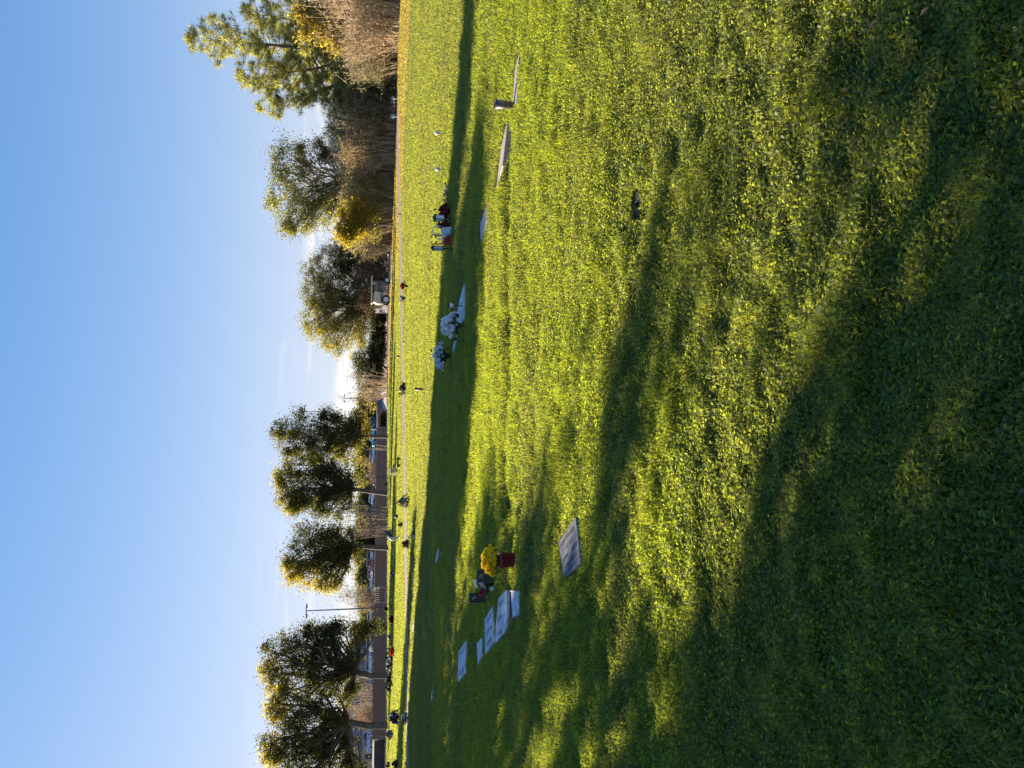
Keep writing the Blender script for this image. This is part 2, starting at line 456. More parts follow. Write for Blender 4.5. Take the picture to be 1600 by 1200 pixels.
def tree(label, base, Y, blobs, cols, name='leafy_tree', trunk_r=0.28, leaf=0.12, dens=1.0, fork=None, bark=None,
         cluster=0.38, per=52, group=None, shell=0.50, lean=None, droop=0.0, depth=0.85, cat='tree', satellites=4):
    """blobs: (x, y, half height px, half width px[, colour key]) measured on the photo at distance Y"""
    px = Y / FPX
    b = atY(base[0], base[1], Y); b.z = 0
    t = empty(name, b)
    tr = MB(); Vs, Qs, Cs = [], [], []; off = 0
    fk = atY(fork[0], fork[1], Y) - b if fork else Vector((0, 0, 2.2))
    if lean: mid = atY(lean[0], lean[1], Y) - b
    else: mid = fk * .5 + Vector((random.uniform(-.1, .1), 0, 0))
    tr.tube([(0, 0, -.2), (0, 0, .15), mid, fk], [trunk_r * 1.2, trunk_r * .86, trunk_r * .74, trunk_r * .64], 8, cap=False)
    rnd = random.Random(label); sat = []
    for bl in blobs if satellites else []:
        for q in range(satellites):
            a_ = rnd.uniform(0, 2 * math.pi); k_ = rnd.uniform(.85, 1.15)
            sat.append((bl[0] + math.cos(a_) * bl[2] * k_, bl[1] + math.sin(a_) * bl[3] * k_, bl[2] * rnd.uniform(.2, .42), bl[3] * rnd.uniform(.16, .34)) + tuple(bl[4:5]))
    for bl in list(blobs) + sat:
        x, y, rv, ru = bl[:4]; ck = bl[4] if len(bl) > 4 else 'g'
        c = atY(x, y, Y) - b; rz, rx = rv * px, ru * px; ry = max(rx, 0.6 * rz) * depth
        c.y += random.uniform(-.25, .25) * ry
        limb = branch(tr, fk, c, trunk_r * .36, trunk_r * .1, 4, 0.07)
        vol = rx * ry * rz
        nc = max(7, int(7 * dens * vol ** 0.70))
        d = RNG.normal(size=(nc, 3)); d /= np.linalg.norm(d, axis=1)[:, None]
        rr = RNG.random(nc) ** (1 / 3); rr = shell + (1 - shell) * rr; rr *= RNG.uniform(.7, 1.08, nc) + (RNG.random(nc) < .16) * RNG.uniform(0, .38, nc)
        keep = np.ones(nc, bool)
        cen = np.array(c) + d * rr[:, None] * np.array([rx, ry, rz])
        cen = cen[cen[:, 2] > 0.3]; nc = len(cen)
        for i in range(0, nc, 3):
            branch(tr, limb[random.choice((2, 3, 4))], cen[i], trunk_r * .12, trunk_r * .03, 3, 0.08, 4)
        m_ = per
        P = np.repeat(cen, m_, axis=0) + RNG.normal(size=(nc * m_, 3)) * cluster * np.repeat(RNG.uniform(.55, 1.5, (nc, 1)), m_, axis=0) * np.array([1, 1, .8])
        cc = np.array(cols[ck]); 
        clc = cc * (1 + RNG.normal(0, .18, (nc, 1)))
        V, Q, C = leaf_cloud(P, leaf, np.repeat(clc, m_, axis=0), droop=droop)
        Vs.append(V); Qs.append(Q + off); Cs.append(C); off += len(V)
    tr.build('trunk', bark or BARK, t, smooth=True)
    link('crown', quad_mesh('crown', np.concatenate(Vs), np.concatenate(Qs), np.concatenate(Cs)), LEAF, t)
    return tag(t, label, cat, group)

ASH = {'g': (0.088, 0.092, 0.040), 'y': (0.29, 0.25, 0.06), 'l': (0.16, 0.155, 0.05), 'd': (0.055, 0.062, 0.032)}  # y mixes autumn yellow with sunlight through the leaves, painted into their colour
WG = 'leafy trees along the brown wall'
tree('large dark leafy tree with yellow upper edge, its trunk just left of the white vans', (604, 1055), 76,
     [(437, 1030, 26, 28), (470, 1008, 34, 26), (470, 1058, 36, 36), (505, 1040, 34, 36), (505, 1000, 26, 22), (535, 1030, 22, 30, 'd'),
      (425, 1058, 16, 22, 'y'), (555, 980, 36, 9, 'd'), (540, 988, 26, 12), (528, 1070, 22, 22)], ASH, fork=(556, 1050), lean=(580, 1056), trunk_r=.42, dens=1.5, group=WG)
tree('forked leafy tree with a leaning twin trunk at the left end of the brown wall', (604, 1133), 74,
     [(450, 1108, 34, 30), (445, 1160, 30, 30), (480, 1140, 38, 42), (500, 1185, 38, 34), (515, 1105, 24, 30), (450, 1200, 34, 26),
      (432, 1100, 12, 20, 'y'), (424, 1165, 12, 24, 'y'), (530, 1190, 26, 30), (545, 1215, 26, 22), (520, 1140, 20, 20)], ASH, fork=(545, 1128), lean=(575, 1134), trunk_r=.45, dens=1.5, group=WG)
tree('rounded leafy tree turning gold on its left side, its trunk beside the ivory gate', (603, 856), 82,  # gold side: partly turned leaves, partly painted backlight
     [(490, 845, 34, 26), (515, 858, 34, 32), (470, 868, 26, 22), (535, 845, 20, 24), (480, 893, 26, 18, 'y'), (505, 903, 28, 16, 'y'),
      (460, 890, 14, 16, 'y'), (520, 885, 24, 22, 'l'), (540, 870, 18, 20)], ASH, fork=(552, 852), lean=(580, 855), trunk_r=.34, dens=1.6, group=WG)
tree('leafy tree with orange topmost leaves, its trunk rising right of the white car', (602, 771), 88,
     [(470, 765, 30, 28), (500, 762, 32, 34), (520, 785, 26, 26), (530, 750, 22, 22), (448, 742, 15, 22, 'y'), (452, 778, 16, 20, 'y'), (485, 730, 34, 16), (515, 735, 20, 14), (540, 775, 14, 22), (480, 790, 26, 18), (466, 778, 18, 14, 'l')],
     ASH, fork=(550, 764), lean=(578, 768), trunk_r=.33, dens=1.5, group=WG)
tree('leafy tree with drooping side branches standing before the teal pickup', (600, 682), 92,
     [(462, 668, 28, 26), (490, 680, 28, 30), (450, 692, 18, 18, 'l'), (520, 668, 20, 16), (530, 690, 20, 24, 'l'), (545, 705, 16, 20, 'l'), (545, 658, 18, 12), (500, 705, 22, 18), (558, 675, 14, 18, 'l'), (472, 712, 26, 12), (515, 650, 14, 8)],
     ASH, fork=(565, 682), lean=(584, 682), trunk_r=.28, dens=1.5, group=WG)

MES = {'g': (0.135, 0.132, 0.060), 'd': (0.060, 0.064, 0.034), 'l': (0.24, 0.225, 0.085), 'y': (0.30, 0.25, 0.055)}
tree('broad olive tree with a feathery crown spreading over the cream tractor', (605.5, 470), 108,
     [(515, 420, 34, 38), (500, 455, 30, 34), (525, 480, 34, 36, 'l'), (498, 495, 26, 30, 'l'), (540, 520, 30, 30, 'l'), (545, 395, 34, 26, 'd'),
      (560, 425, 28, 32, 'd'), (555, 470, 26, 30, 'd'), (560, 500, 18, 36, 'l'), (515, 530, 18, 18, 'l')], MES, fork=(572, 468), trunk_r=.34, leaf=.11, dens=2.0, name='olive_tree', droop=.5)  # lit left and dark right of the crown are painted into the leaf colours
tree('tall grey-green tree on a pale leaning trunk among tan bare shrubs', (612.5, 248), 82,
     [(452, 250, 26, 30), (447, 312, 24, 34, 'l'), (478, 290, 30, 40), (492, 240, 26, 20, 'd'), (500, 325, 32, 32, 'l'), (470, 345, 24, 18, 'l'), (520, 232, 22, 18, 'd'), (525, 305, 20, 30)],
     {'g': (0.15, 0.155, 0.085), 'l': (0.22, 0.22, 0.10), 'd': (0.085, 0.09, 0.06)}, fork=(540, 282), lean=(580, 262), trunk_r=.33, leaf=.11, dens=1.75, bark=BARK_PALE, name='tall_tree')
tree('small bright yellow tree between the grey-green tree and the white building', (613, 352), 78,
     [(545, 350, 18, 18, 'y'), (560, 345, 18, 20, 'y'), (540, 366, 12, 8, 'y')], MES, fork=(590, 352), trunk_r=.12, leaf=.14, dens=2.6, name='yellow_tree')
tree('orange yellow tree half hidden behind the lower limbs of the pine', (620, 42), 68,
     [(490, 38, 22, 22, 'y'), (512, 22, 18, 22, 'y'), (480, 25, 14, 12, 'y'), (520, 55, 16, 18, 'y')], {'y': (0.27, 0.225, 0.075)}, fork=(570, 40), trunk_r=.2, leaf=.15, dens=1.8, name='yellow_tree')
tree('dark dense evergreen between the olive tree and the driveway, down to the ground', (605, 575), 112,
     [(570, 560, 20, 20, 'd'), (575, 585, 22, 24, 'd'), (590, 570, 14, 26, 'd'), (592, 595, 12, 16, 'd'), (590, 540, 14, 24, 'd'), (594, 515, 10, 26, 'd'), (588, 500, 14, 20, 'd')],
     MES, fork=(596, 570), trunk_r=.2, dens=2.6, name='evergreen_tree')  # real hedge, plus low dark blobs added for the shade under the olive
tree('dark low evergreen under the right side of the olive tree', (607, 395), 106,
     [(580, 395, 20, 26, 'd'), (590, 415, 16, 20, 'd'), (594, 375, 14, 18, 'd')], MES, fork=(600, 395), trunk_r=.18, dens=2.2, name='evergreen_tree')  # dark fill added to stand for the shade under the olive tree
tree('dark bushy evergreen at the foot of the pine, left of the two small pinwheels', (615, 150), 79,
     [(545, 140, 22, 24, 'd'), (560, 160, 24, 26, 'l'), (575, 185, 20, 22, 'd'), (590, 150, 18, 26, 'd'), (530, 190, 22, 18, 'l'), (540, 205, 14, 14, 'l')],
     {'d': (0.085, 0.085, 0.042), 'l': (0.25, 0.235, 0.095)}, fork=(595, 150), trunk_r=.2, dens=1.8, name='evergreen_tree')

# pine: whorled limbs carrying tufts of needles
def pine(label, base, Y, tips, seed, top_frac=.12):
    random.seed(seed)
    px = Y / FPX; b = atY(*base, Y); b.z = 0
    t = empty('pine_tree', b); tr = MB(); tufts = []
    for (tx, ty, bx, by, spread, n) in tips:
        top = atY(tx, ty, Y) - b; low = atY(bx, by, Y) - b
        r0 = .3 if n > 60 else .16
        pts = [low.lerp(top, i / 6) + Vector((random.gauss(0, .1), random.gauss(0, .1), 0)) * (0 if i in (0, 6) else 1) for i in range(7)]
        tr.tube([Vector((0, 0, -.2))] + pts, [r0 * 1.3] + [r0 * (1 - .93 * i / 6) for i in range(7)], 7, cap=False)
        for i in range(n):
            q = random.random() ** .8
            p0 = pts[min(5, int(q * 6))].lerp(pts[min(6, int(q * 6) + 1)], q * 6 % 1)
            L = spread * px * (1 - q) ** .75 * random.uniform(.45, 1.15) + .5
            ang = random.uniform(0, 2 * math.pi)
            e = p0 + Vector((math.cos(ang) * L, math.sin(ang) * L, random.uniform(.15, .55) * L + .2))
            bp = branch(tr, p0, e, .06 * (1 - q) + .025, .015, 4, .06, 4)
            tufts.append(e)
            for s_ in range(int(2 + L * 2.2)):
                f = random.uniform(.35, 1.0); k = min(3, int(f * 4)); pp = bp[k].lerp(bp[k + 1], f * 4 % 1 if f < 1 else 1)
                tufts.append(pp + Vector((random.gauss(0, .22), random.gauss(0, .22), random.gauss(.12, .2))))
    cen = np.array([list(p) for p in tufts]); n = len(cen); per = 30
    a = RNG.normal(size=(n * per, 3)); a[:, 2] += .35; a /= np.linalg.norm(a, axis=1)[:, None]
    P = np.repeat(cen, per, axis=0); L = RNG.uniform(.3, .62, (n * per, 1))
    bb = np.cross(a, RNG.normal(size=a.shape)); bb /= np.linalg.norm(bb, axis=1)[:, None]
    w = .035
    Vq = np.stack([P - bb * w * .5, P + bb * w * .5, P + a * L + bb * w * .3, P + a * L - bb * w * .3], 1).reshape(-1, 3)
    cc = np.repeat(np.array([[.27, .275, .13]]) * (1 + RNG.normal(0, .28, (n, 1))), per * 4, axis=0)
    tr.build('trunk', BARK, t, smooth=True)
    link('crown', quad_mesh('crown', Vq, np.arange(len(Vq)).reshape(-1, 4), np.clip(cc, .01, 1)), LEAF, t)
    return tag(t, label, 'tree')
pine('tall pine with an open tufted crown, the highest tree on the right', (617, 78), 78,
     [(302, 62, 565, 84, 94, 92), (374, 125, 540, 100, 56, 44), (412, 172, 560, 120, 56, 44), (385, 20, 545, 50, 64, 46), (470, 150, 590, 110, 60, 30)], 5)

# bare twiggy shrubs
def twig_shrub(label, base, Y, top, halfw, m, n=260, name='bare_shrub', leaf=None, group=None, cat='shrub', rad=.016, curl=.5):
    px = Y / FPX; b = atY(base[0], base[1], Y); b.z = 0
    h = (base[0] - top) * px; w = halfw * px
    S, K = 3, 5
    ang = RNG.uniform(0, 2 * np.pi, n); rr = np.sqrt(RNG.random(n))
    st = np.stack([np.cos(ang) * rr * w * .85, np.sin(ang) * rr * w * .55, np.zeros(n)], -1)
    lob = .62 + .5 * vnoise(st[:, 0] + 31 * b.x, st[:, 1] * .6, .28 * w + .3)
    end = np.stack([np.cos(ang) * rr * w * 1.15 + RNG.normal(0, .22, n) * w, np.sin(ang) * rr * w * .85, h * 1.08 * lob * (1 - RNG.random(n) ** 2 * .7)], -1)
    mid = (st + end) / 2 + np.stack([np.cos(ang) * w * .1, np.sin(ang) * w * .1, h * .12 * np.ones(n)], -1) + RNG.normal(0, .12, (n, 3)) * h * .35 * curl
    # side twigs
    ns_ = n * 5; idx = RNG.integers(0, n, ns_); q = RNG.uniform(.25, 1, ns_)[:, None]
    s0 = (1 - q) ** 2 * st[idx] + 2 * q * (1 - q) * mid[idx] + q ** 2 * end[idx]
    dv = RNG.normal(size=(ns_, 3)); dv[:, 2] = np.abs(dv[:, 2]) * 1.1 - .15; dv /= np.linalg.norm(dv, axis=1)[:, None]
    L = RNG.uniform(.25, 1.0, (ns_, 1)) ** 1.5 * h * .30
    e0 = s0 + dv * L; m0 = (s0 + e0) / 2 + RNG.normal(0, .1, (ns_, 3)) * L
    A = np.concatenate([st, s0]); Mi = np.concatenate([mid, m0]); E = np.concatenate([end, e0])
    r0 = np.concatenate([np.full(n, rad * 1.6), np.full(ns_, rad)])
    T = np.linspace(0, 1, K)[None, :, None]
    C = (1 - T) ** 2 * A[:, None] + 2 * T * (1 - T) * Mi[:, None] + T ** 2 * E[:, None]      # (N,K,3)
    N = len(A); D = (E - A); D /= np.linalg.norm(D, axis=1)[:, None] + 1e-9
    a1 = np.cross(D, RNG.normal(size=(N, 3))); a1 /= np.linalg.norm(a1, axis=1)[:, None] + 1e-9; a2 = np.cross(D, a1)
    rad_k = r0[:, None] * np.linspace(1, .35, K)[None]
    rings = []
    for j in range(S):
        th = 2 * np.pi * j / S
        rings.append(C + (a1 * np.cos(th) + a2 * np.sin(th))[:, None] * rad_k[..., None])
    V = np.stack(rings, 2)                           # (N,K,S,3)
    idx = np.arange(N * K * S).reshape(N, K, S); Q = []
    for j in range(S):
        k2 = (j + 1) % S
        Q.append(np.stack([idx[:, :-1, j], idx[:, :-1, k2], idx[:, 1:, k2], idx[:, 1:, j]], -1).reshape(-1, 4))
    me = quad_mesh('twigs', V.reshape(-1, 3), np.concatenate(Q))
    if leaf is None:
        o = link(name, me, m); o.location = b
    else:
        o = empty(name, b); link('twigs', me, m, o)
        nl = int(n * leaf[1]); i2 = RNG.integers(0, N, nl); q = RNG.uniform(.3, 1, nl)[:, None]
        P = (1 - q) ** 2 * A[i2] + 2 * q * (1 - q) * Mi[i2] + q ** 2 * E[i2] + RNG.normal(0, .15, (nl, 3))
        P[:, 2] = np.maximum(P[:, 2], .05)
        Vl, Ql, Cl = leaf_cloud(P, leaf[2], np.tile(np.array(leaf[0]), (nl, 1)))
        link('leaves', quad_mesh('leaves', Vl, Ql, Cl), DRYLEAF, o)
    return tag(o, label, cat, group)

TAN = (0.46, 0.34, 0.21); OLV = (0.27, 0.25, 0.12)
twig_shrub('tan leafless thicket at the right edge of the lawn, below the orange tree', (623, 8), 65, 505, 78, TWIG, 420, leaf=(TAN, 30, .12))
twig_shrub('tan thicket with yellowish leaves right under the pine trunk', (620, 66), 69, 535, 56, TWIG, 300, leaf=(OLV, 45, .12))
twig_shrub('low yellow-green bush with spiky leaves beside the cream rail', (619, 103), 71, 578, 22, TWIG, 120, leaf=((.22, .19, .05), 50, .13))
twig_shrub('brown bare bush between the pine and the pale leaning trunk', (615, 215), 76, 532, 44, TWIG, 420, leaf=((.44, .33, .17), 40, .12))
twig_shrub('pale tan bare bush behind the pale leaning trunk', (613.5, 256), 80, 530, 54, TWIG, 380, leaf=((.46, .37, .17), 44, .12))
twig_shrub('pale tan bare bush left of the leaning trunk, below the yellow tree', (612.5, 315), 81, 540, 56, TWIG, 520, leaf=((.44, .38, .13), 70, .12))
twig_shrub('brown bare bush at the right foot of the dark low evergreen', (611.5, 365), 83, 562, 30, TWIG_DK, 260, leaf=((.12, .09, .05), 25, .1))
twig_shrub('rusty brown bush behind the cream tractor', (606.5, 440), 103, 560, 44, TWIG_DK, 260, leaf=((.16, .10, .035), 40, .13))
twig_shrub('thin grey bare shrub sticking up above the dark hedge', (605, 603), 103, 535, 22, TWIG, 60, leaf=((.10, .10, .06), 6, .1), rad=.02)
twig_shrub('bare young tree with fine upright twigs, between the round tree and the orange-topped tree', (603, 815), 86, 515, 26, TWIG_DK, 60, name='bare_tree', cat='tree', rad=.022)
twig_shrub('dark leafy shrub behind the wall, right of the ivory gate', (600, 843), 96, 552, 13, TWIG_DK, 90, leaf=((.035, .04, .02), 60, .14))
twig_shrub('pale bare tree in front of the blue-grey building', (598, 1090), 92, 535, 32, TWIG, 80, name='bare_tree', cat='tree', rad=.025)
twig_shrub('tan bare shrub against the twin leaning trunk', (602, 1120), 84, 545, 14, TWIG, 120)
twig_shrub('grey bare shrub left of the lamp post behind the white pickup', (598, 935), 104, 533, 18, TWIG, 90, leaf=((.12, .11, .06), 12, .12))
twig_shrub('bare purple-brown shrub behind the red car', (600, 735), 112, 566, 18, TWIG_DK, 120)
twig_shrub('thin bare sapling standing before the wall beside the teal pickup', (606, 700), 86, 572, 4, TWIG, 5, name='bare_sapling', cat='tree', rad=.018)
twig_shrub('low rusty shrub by the driveway beside the blue container', (603.5, 655), 104, 592, 10, TWIG_DK, 60, leaf=((.10, .08, .03), 40, .12))

twig_shrub('olive leafy thicket behind the cream rail, under the pine', (617, 120), 76, 538, 44, TWIG, 240, leaf=((.27, .25, .10), 110, .15))
twig_shrub('tan and olive thicket between the small pinwheels and the bare bush', (616, 185), 76, 545, 44, TWIG, 240, leaf=((.27, .23, .12), 60, .14))
twig_shrub('yellow-olive leafy thicket behind the tan thicket at the right edge', (620, 35), 73, 512, 60, TWIG, 260, leaf=((.34, .31, .11), 110, .15))
twig_shrub('dull olive thicket behind the yellow tree', (609, 345), 96, 560, 44, TWIG_DK, 220, leaf=((.22, .19, .08), 90, .15))
# far trees beyond the parking lot, one by one
FG = 'olive trees beyond the parking lot'
far = [(610, 571, 24, 'farthest right of the olive trees, behind the small distant lamp post'), (640, 558, 26, 'olive tree above the driveway, right of the blue container'),
       (668, 562, 20, 'olive tree above the blue container'), (700, 560, 24, 'olive tree above the silver car'), (728, 556, 24, 'olive tree above the red car'),
       (757, 560, 22, 'olive tree right of the orange-topped tree trunk'), (790, 557, 24, 'olive tree above the grey-blue sedan'), (822, 560, 22, 'olive tree behind the bare young tree'),
       (868, 556, 22, 'olive tree above the white pickup near the gate'), (900, 559, 22, 'olive tree above the gate'), (928, 562, 20, 'olive tree above the white wagon'), (958, 563, 22, 'olive tree behind the lamp post'), (1008, 548, 30, 'largest olive tree, left of the lamp post over the white vans')]
for i, (y, top, hw, lb) in enumerate(far):
    tree(lb, (590, y), 250 + 12 * (i % 3), [(top + 12, y, 13, hw * .85), (top + 20, y - 6, 13, hw * .9), (top + 21, y + 8, 12, hw * .8)],
         {'g': random.choice([(0.17, 0.155, 0.075), (0.15, 0.15, 0.07), (0.19, 0.165, 0.085)])}, fork=(584, y), trunk_r=.2, leaf=.42, dens=.8, cluster=.8, per=26, shell=.35, group=FG, name='olive_tree')

# trees left of the view that throw the long shadows over the lawn
P_ = Vector((math.cos(SUN_AZ), math.sin(SUN_AZ), 0)); A_ = Vector((-math.sin(SUN_AZ), math.cos(SUN_AZ), 0))
def side_tree(label, s, t, h, r, low, n, seed, dens=1.0, leaf=.2, taper=1.0, soft=.36, even=False):
    """a tree at across-sun offset s, toward-sun distance t"""
    rng = np.random.default_rng(seed); random.seed(seed)
    e = empty('leafy_tree', P_ * s + A_ * t); tr = MB()
    top = Vector((0, 0, h)); tr.tube([(0, 0, -.2), (0, 0, h * .35), (.1, .1, h * .7), (0, 0, h * .95)], [.32, .25, .16, .04], 8, cap=False)
    cen = []
    for i in range(n):
        q, f, g = (((i * .8191725 + .5) % 1, (i * .6710436 + .5) % 1, (i * .5497005 + .5) % 1) if even else rng.random(3)); z = low + (h - low) * q
        rad = r * (1 - q ** 2.2 * taper) ** .5 * math.sqrt(f)
        a = g * 2 * math.pi; c = Vector((math.cos(a) * rad, math.sin(a) * rad, z)); cen.append(c)
        if i % 3 == 0: branch(tr, (0, 0, max(1.5, z - rad * .7)), c, .06, .02, 3, .06, 4)
    cen = np.array([list(c) for c in cen]); per = int(30 * dens)
    P = np.repeat(cen, per, axis=0) + rng.normal(size=(n * per, 3)) * soft
    V, Q, C = leaf_cloud(P, leaf, np.tile(np.array([[.05, .06, .022]]), (len(P), 1)))
    tr.build('trunk', BARK, e, smooth=True); link('crown', quad_mesh('crown', V, Q, C), LEAF, e)
    return tag(e, label, 'tree', 'trees outside the left edge')
SIDE_TREES = True
if SIDE_TREES:
    side_tree('tallest leafy tree outside the left edge, shading the middle lawn', 14.35, 42, 20.0, 1.05, 3.0, 330, 1, 1.2, .22, .3, .3)
    side_tree('broad leafy tree outside the left edge beside the tallest one', 11.1, 38, 12.6, 4.2, 2.0, 620, 2, 1.2, .24, 1.0, .3)
    side_tree('slight thin-leaved tree outside the left edge, behind the flat stones', 6.2, 29, 8.1, 1.7, 1.0, 260, 3, .9, .18, .8, .3)
    side_tree('slender leafy tree outside the left edge near the camera', 3.2, 24, 8.5, .42, 1.5, 40, 4, 1.0, .16, .6, .24)
    side_tree('low thin tree outside the left edge beside the slender one', 2.5, 20, 6.3, .75, 1.2, 40, 7, .8, .16, .5, .28)
    side_tree('thin-leaved tree outside the left edge, beyond the slender one', 4.4, 26, 7.9, 1.1, 1.0, 170, 8, .9, .16, .6, .3)
    side_tree('wide dense leafy tree nearest the camera outside the left edge', -2.3, 19, 11.0, 4.72, 1.2, 1300, 5, .75, .19, .12, .25, True)
    side_tree('leafy tree outside the left edge close to the path', 18.6, 56, 12.5, 1.9, 2.5, 200, 6, 1.2, .24)

# ------------------------------------------------------------------ buildings
B = empty('commercial_building', atY(590, 1140, 225)); B.location.z = 1.0; B.scale = (1.62, 1.62, 1.62)
bw = MB(); bw.box((0, 4, 2.4), (26, 8, 4.8)); bw.build('wall', mat('bluegrey_stucco', (0.15, 0.165, 0.20), 0.85, 0.12, .3), B)
bp_ = MB(); bp_.box((0, 3.95, 5.0), (26.4, 8.5, .45)); bp_.build('parapet', mat('pale_trim', (0.62, 0.60, 0.52), 0.8, 0.08, .4), B)
for i, x in enumerate((-8, -4.2, 1.0, 5.2, 9.2)):
    w = MB(); w.box((x, -.03, 1.5), (2.4, .12, 2.2)); f = w.build('window_frame', STEEL, B)
    g = MB(); g.box((x, -.11, 1.5), (2.1, .06, 1.9)); g.build('pane', GLASS, f)
aw = MB(); aw.box((-9.5, -.9, 3.2), (7.0, 1.8, .9), rx=R(-12)); aw.build('awning', mat('blue_metal', (0.07, 0.12, 0.30), 0.5, 0.15, .5), B)
for x in (-12.6, -6.4):
    w = MB(); w.tube([(x, -1.7, 0), (x, -1.7, 2.9)], .07); w.build('post', STEEL, B)
tag(B, 'long blue-grey flat-roofed building with pale parapet and blue awning behind the lot', 'building')

B = empty('white_building', atY(600, 380, 135)); B.location.z = 0
bw = MB(); bw.box((0, 3, 2.5), (5.6, 6, 8.0)); bw.build('wall', mat('white_stucco', (0.74, 0.73, 0.70), 0.85, 0.05, .4), B)
bp_ = MB(); bp_.box((0, 3, 6.75), (6.0, 6.4, .55)); bp_.build('roof', STEEL, B)
w = MB(); w.box((.6, -.04, 4.6), (1.2, .1, 1.0)); w.build('window', GLASS, B)
tag(B, 'white flat-roofed building glimpsed above the yellow tree', 'building')

B = empty('sand_house', atY(590, 1190, 190)); B.location.z = 1.0; B.scale = (1.6, 1.6, 1.6)
bw = MB(); bw.box((0, 2, .9), (6.5, 4, 1.8)); bw.build('wall', mat('sand_stucco', (0.50, 0.40, 0.31), 0.9, 0.12, .5), B)
rf = MB(); rf.box((0, 2, 1.88), (6.8, 4.3, .14)); rf.build('roof', TWIG_DK, B)
w = MB(); w.box((.9, -.04, .8), (.7, .1, 1.2)); w.build('door', BRONZE, B)
tag(B, 'low sand-coloured outbuilding at the far left behind the light blue pickup', 'building')

# ------------------------------------------------------------------ vehicles
PAINT = {}
def paint(c):
    k = 'paint_%.2f_%.2f_%.2f' % c
    return mat(k, c, 0.3, 0.05, 1.5, coat=0.6)
def wheel(t, x, y, r=.33):
    w = MB(); w.tube([(x, y - .11, r), (x, y + .11, r)], r, 18); o = w.build('wheel', TYRE, t, bevel=.02)
    q = MB(); q.tube([(x, y - .125, r), (x, y + .125, r)], r * .62, 14); q.build('rim', RIM, o)
def vehicle(kind, label, x0, y, Y, rot, color, cat='car'):
    Y *= 1.85
    p = atY(x0, y, Y); p.z = LOT_Z if p.x < -6 else .2
    nm = {'sedan': 'parked_car', 'suv': 'parked_suv', 'pickup': 'pickup_truck', 'van': 'parked_van'}[kind]
    t = empty(nm, p, R(rot)); pm = paint(color)
    if kind == 'sedan':
        body = [(-2.2, .3), (2.2, .3), (2.25, .62), (2.05, .78), (1.05, .92), (-1.35, .95), (-2.15, .9), (-2.25, .6)]
        cab = [(1.0, .9), (.25, 1.40), (-.75, 1.43), (-1.65, .93)]; roof = [(.3, 1.39), (-.8, 1.42), (-.8, 1.46), (.2, 1.44)]; w = .86; xs = (-1.35, 1.4); r = .32
    elif kind == 'suv':
        body = [(-2.2, .38), (2.2, .38), (2.25, .75), (2.1, .98), (1.15, 1.10), (-2.15, 1.14), (-2.25, .7)]
        cab = [(1.1, 1.08), (.45, 1.66), (-1.85, 1.70), (-2.15, 1.12)]; roof = [(.5, 1.65), (-1.95, 1.69), (-1.95, 1.77), (.35, 1.74)]; w = .92; xs = (-1.35, 1.4); r = .37
    elif kind == 'van':
        body = [(-2.5, .38), (2.4, .38), (2.45, .8), (2.3, 1.05), (1.5, 1.18), (-2.5, 1.2)]
        cab = [(1.5, 1.16), (.85, 1.92), (-2.4, 1.95), (-2.5, 1.18)]; roof = [(.9, 1.91), (-2.45, 1.94), (-2.45, 2.05), (.7, 2.02)]; w = .98; xs = (-1.6, 1.55); r = .36
    else:
        body = [(-2.7, .45), (2.6, .45), (2.65, .85), (2.5, 1.1), (1.3, 1.18), (-2.7, 1.16)]
        cab = [(1.25, 1.16), (.7, 1.78), (-.75, 1.82), (-.95, 1.16)]; roof = [(.75, 1.77), (-.85, 1.81), (-.85, 1.88), (.6, 1.85)]; w = .96; xs = (-1.75, 1.65); r = .4
    m = MB(); m.loft(body, -w, w); m.build('body', pm, t, bevel=.06)
    m = MB(); m.loft(cab, -w + .1, w - .1); m.build('window', GLASS, t, bevel=.05)
    m = MB(); m.loft(roof, -w + .08, w - .08)
    for sy in (-1, 1):
        for (xa, za), (xb, zb) in ((cab[0], cab[1]), (cab[2], cab[3])):
            m.tube([(xa, sy * (w - .1), za), (xb, sy * (w - .1), zb)], .045, 5)
        xm = (cab[1][0] + cab[2][0]) / 2 - .1
        m.tube([(xm, sy * (w - .09), cab[0][1]), (xm, sy * (w - .09), cab[1][1])], .05, 5)
    m.build('roof', pm, t, bevel=.02)
    for x in xs:
        for sy in (-1, 1): wheel(t, x, sy * (w - .1), r)
    z = body[2][1] * .95
    for sy in (-1, 1):
        m = MB(); m.box((2.22 if kind != 'pickup' else 2.6, sy * (w - .28), z), (.14, .34, .16)); m.build('headlight', LAMPG, t, bevel=.02)
        m = MB(); m.box((body[0][0] - .02, sy * (w - .2), z + .08), (.1, .2, .22)); m.build('tail_light', RED_L, t, bevel=.02)
    for bx in (body[1][0] + .06, body[0][0] - .05):
        m = MB(); m.box((bx, 0, .52), (.12, 1.5, .2)); m.build('bumper', STEEL, t, bevel=.03)
    return tag(t, label, cat)
W_ = (0.72, 0.73, 0.75)
vehicle('pickup', 'light blue pickup truck parked at the far left behind the wall', 583, 1154, 80, 160, (0.24, 0.40, 0.66), 'pickup truck')
vehicle('sedan', 'silver car nosing out behind the pale bare tree', 584, 1092, 98, 250, (0.5, 0.53, 0.58))
vehicle('suv', 'blue car with a white roof line left of the largest tree trunk', 584, 1070, 98, 175, (0.20, 0.32, 0.50))
vehicle('van', 'white van parked right beside the largest tree trunk', 584, 1036, 99, 170, W_, 'van')
vehicle('suv', 'pale grey wagon parked between the white van and the drooping branch', 584, 1006, 100, 160, (0.55, 0.60, 0.62))
vehicle('suv', 'silver-white car parked just left of the tall lamp post', 585, 968, 101, 250, (0.62, 0.66, 0.78))
vehicle('pickup', 'white pickup truck facing left behind the wall, right of the tall lamp post', 586, 925, 101, 165, W_, 'pickup truck')
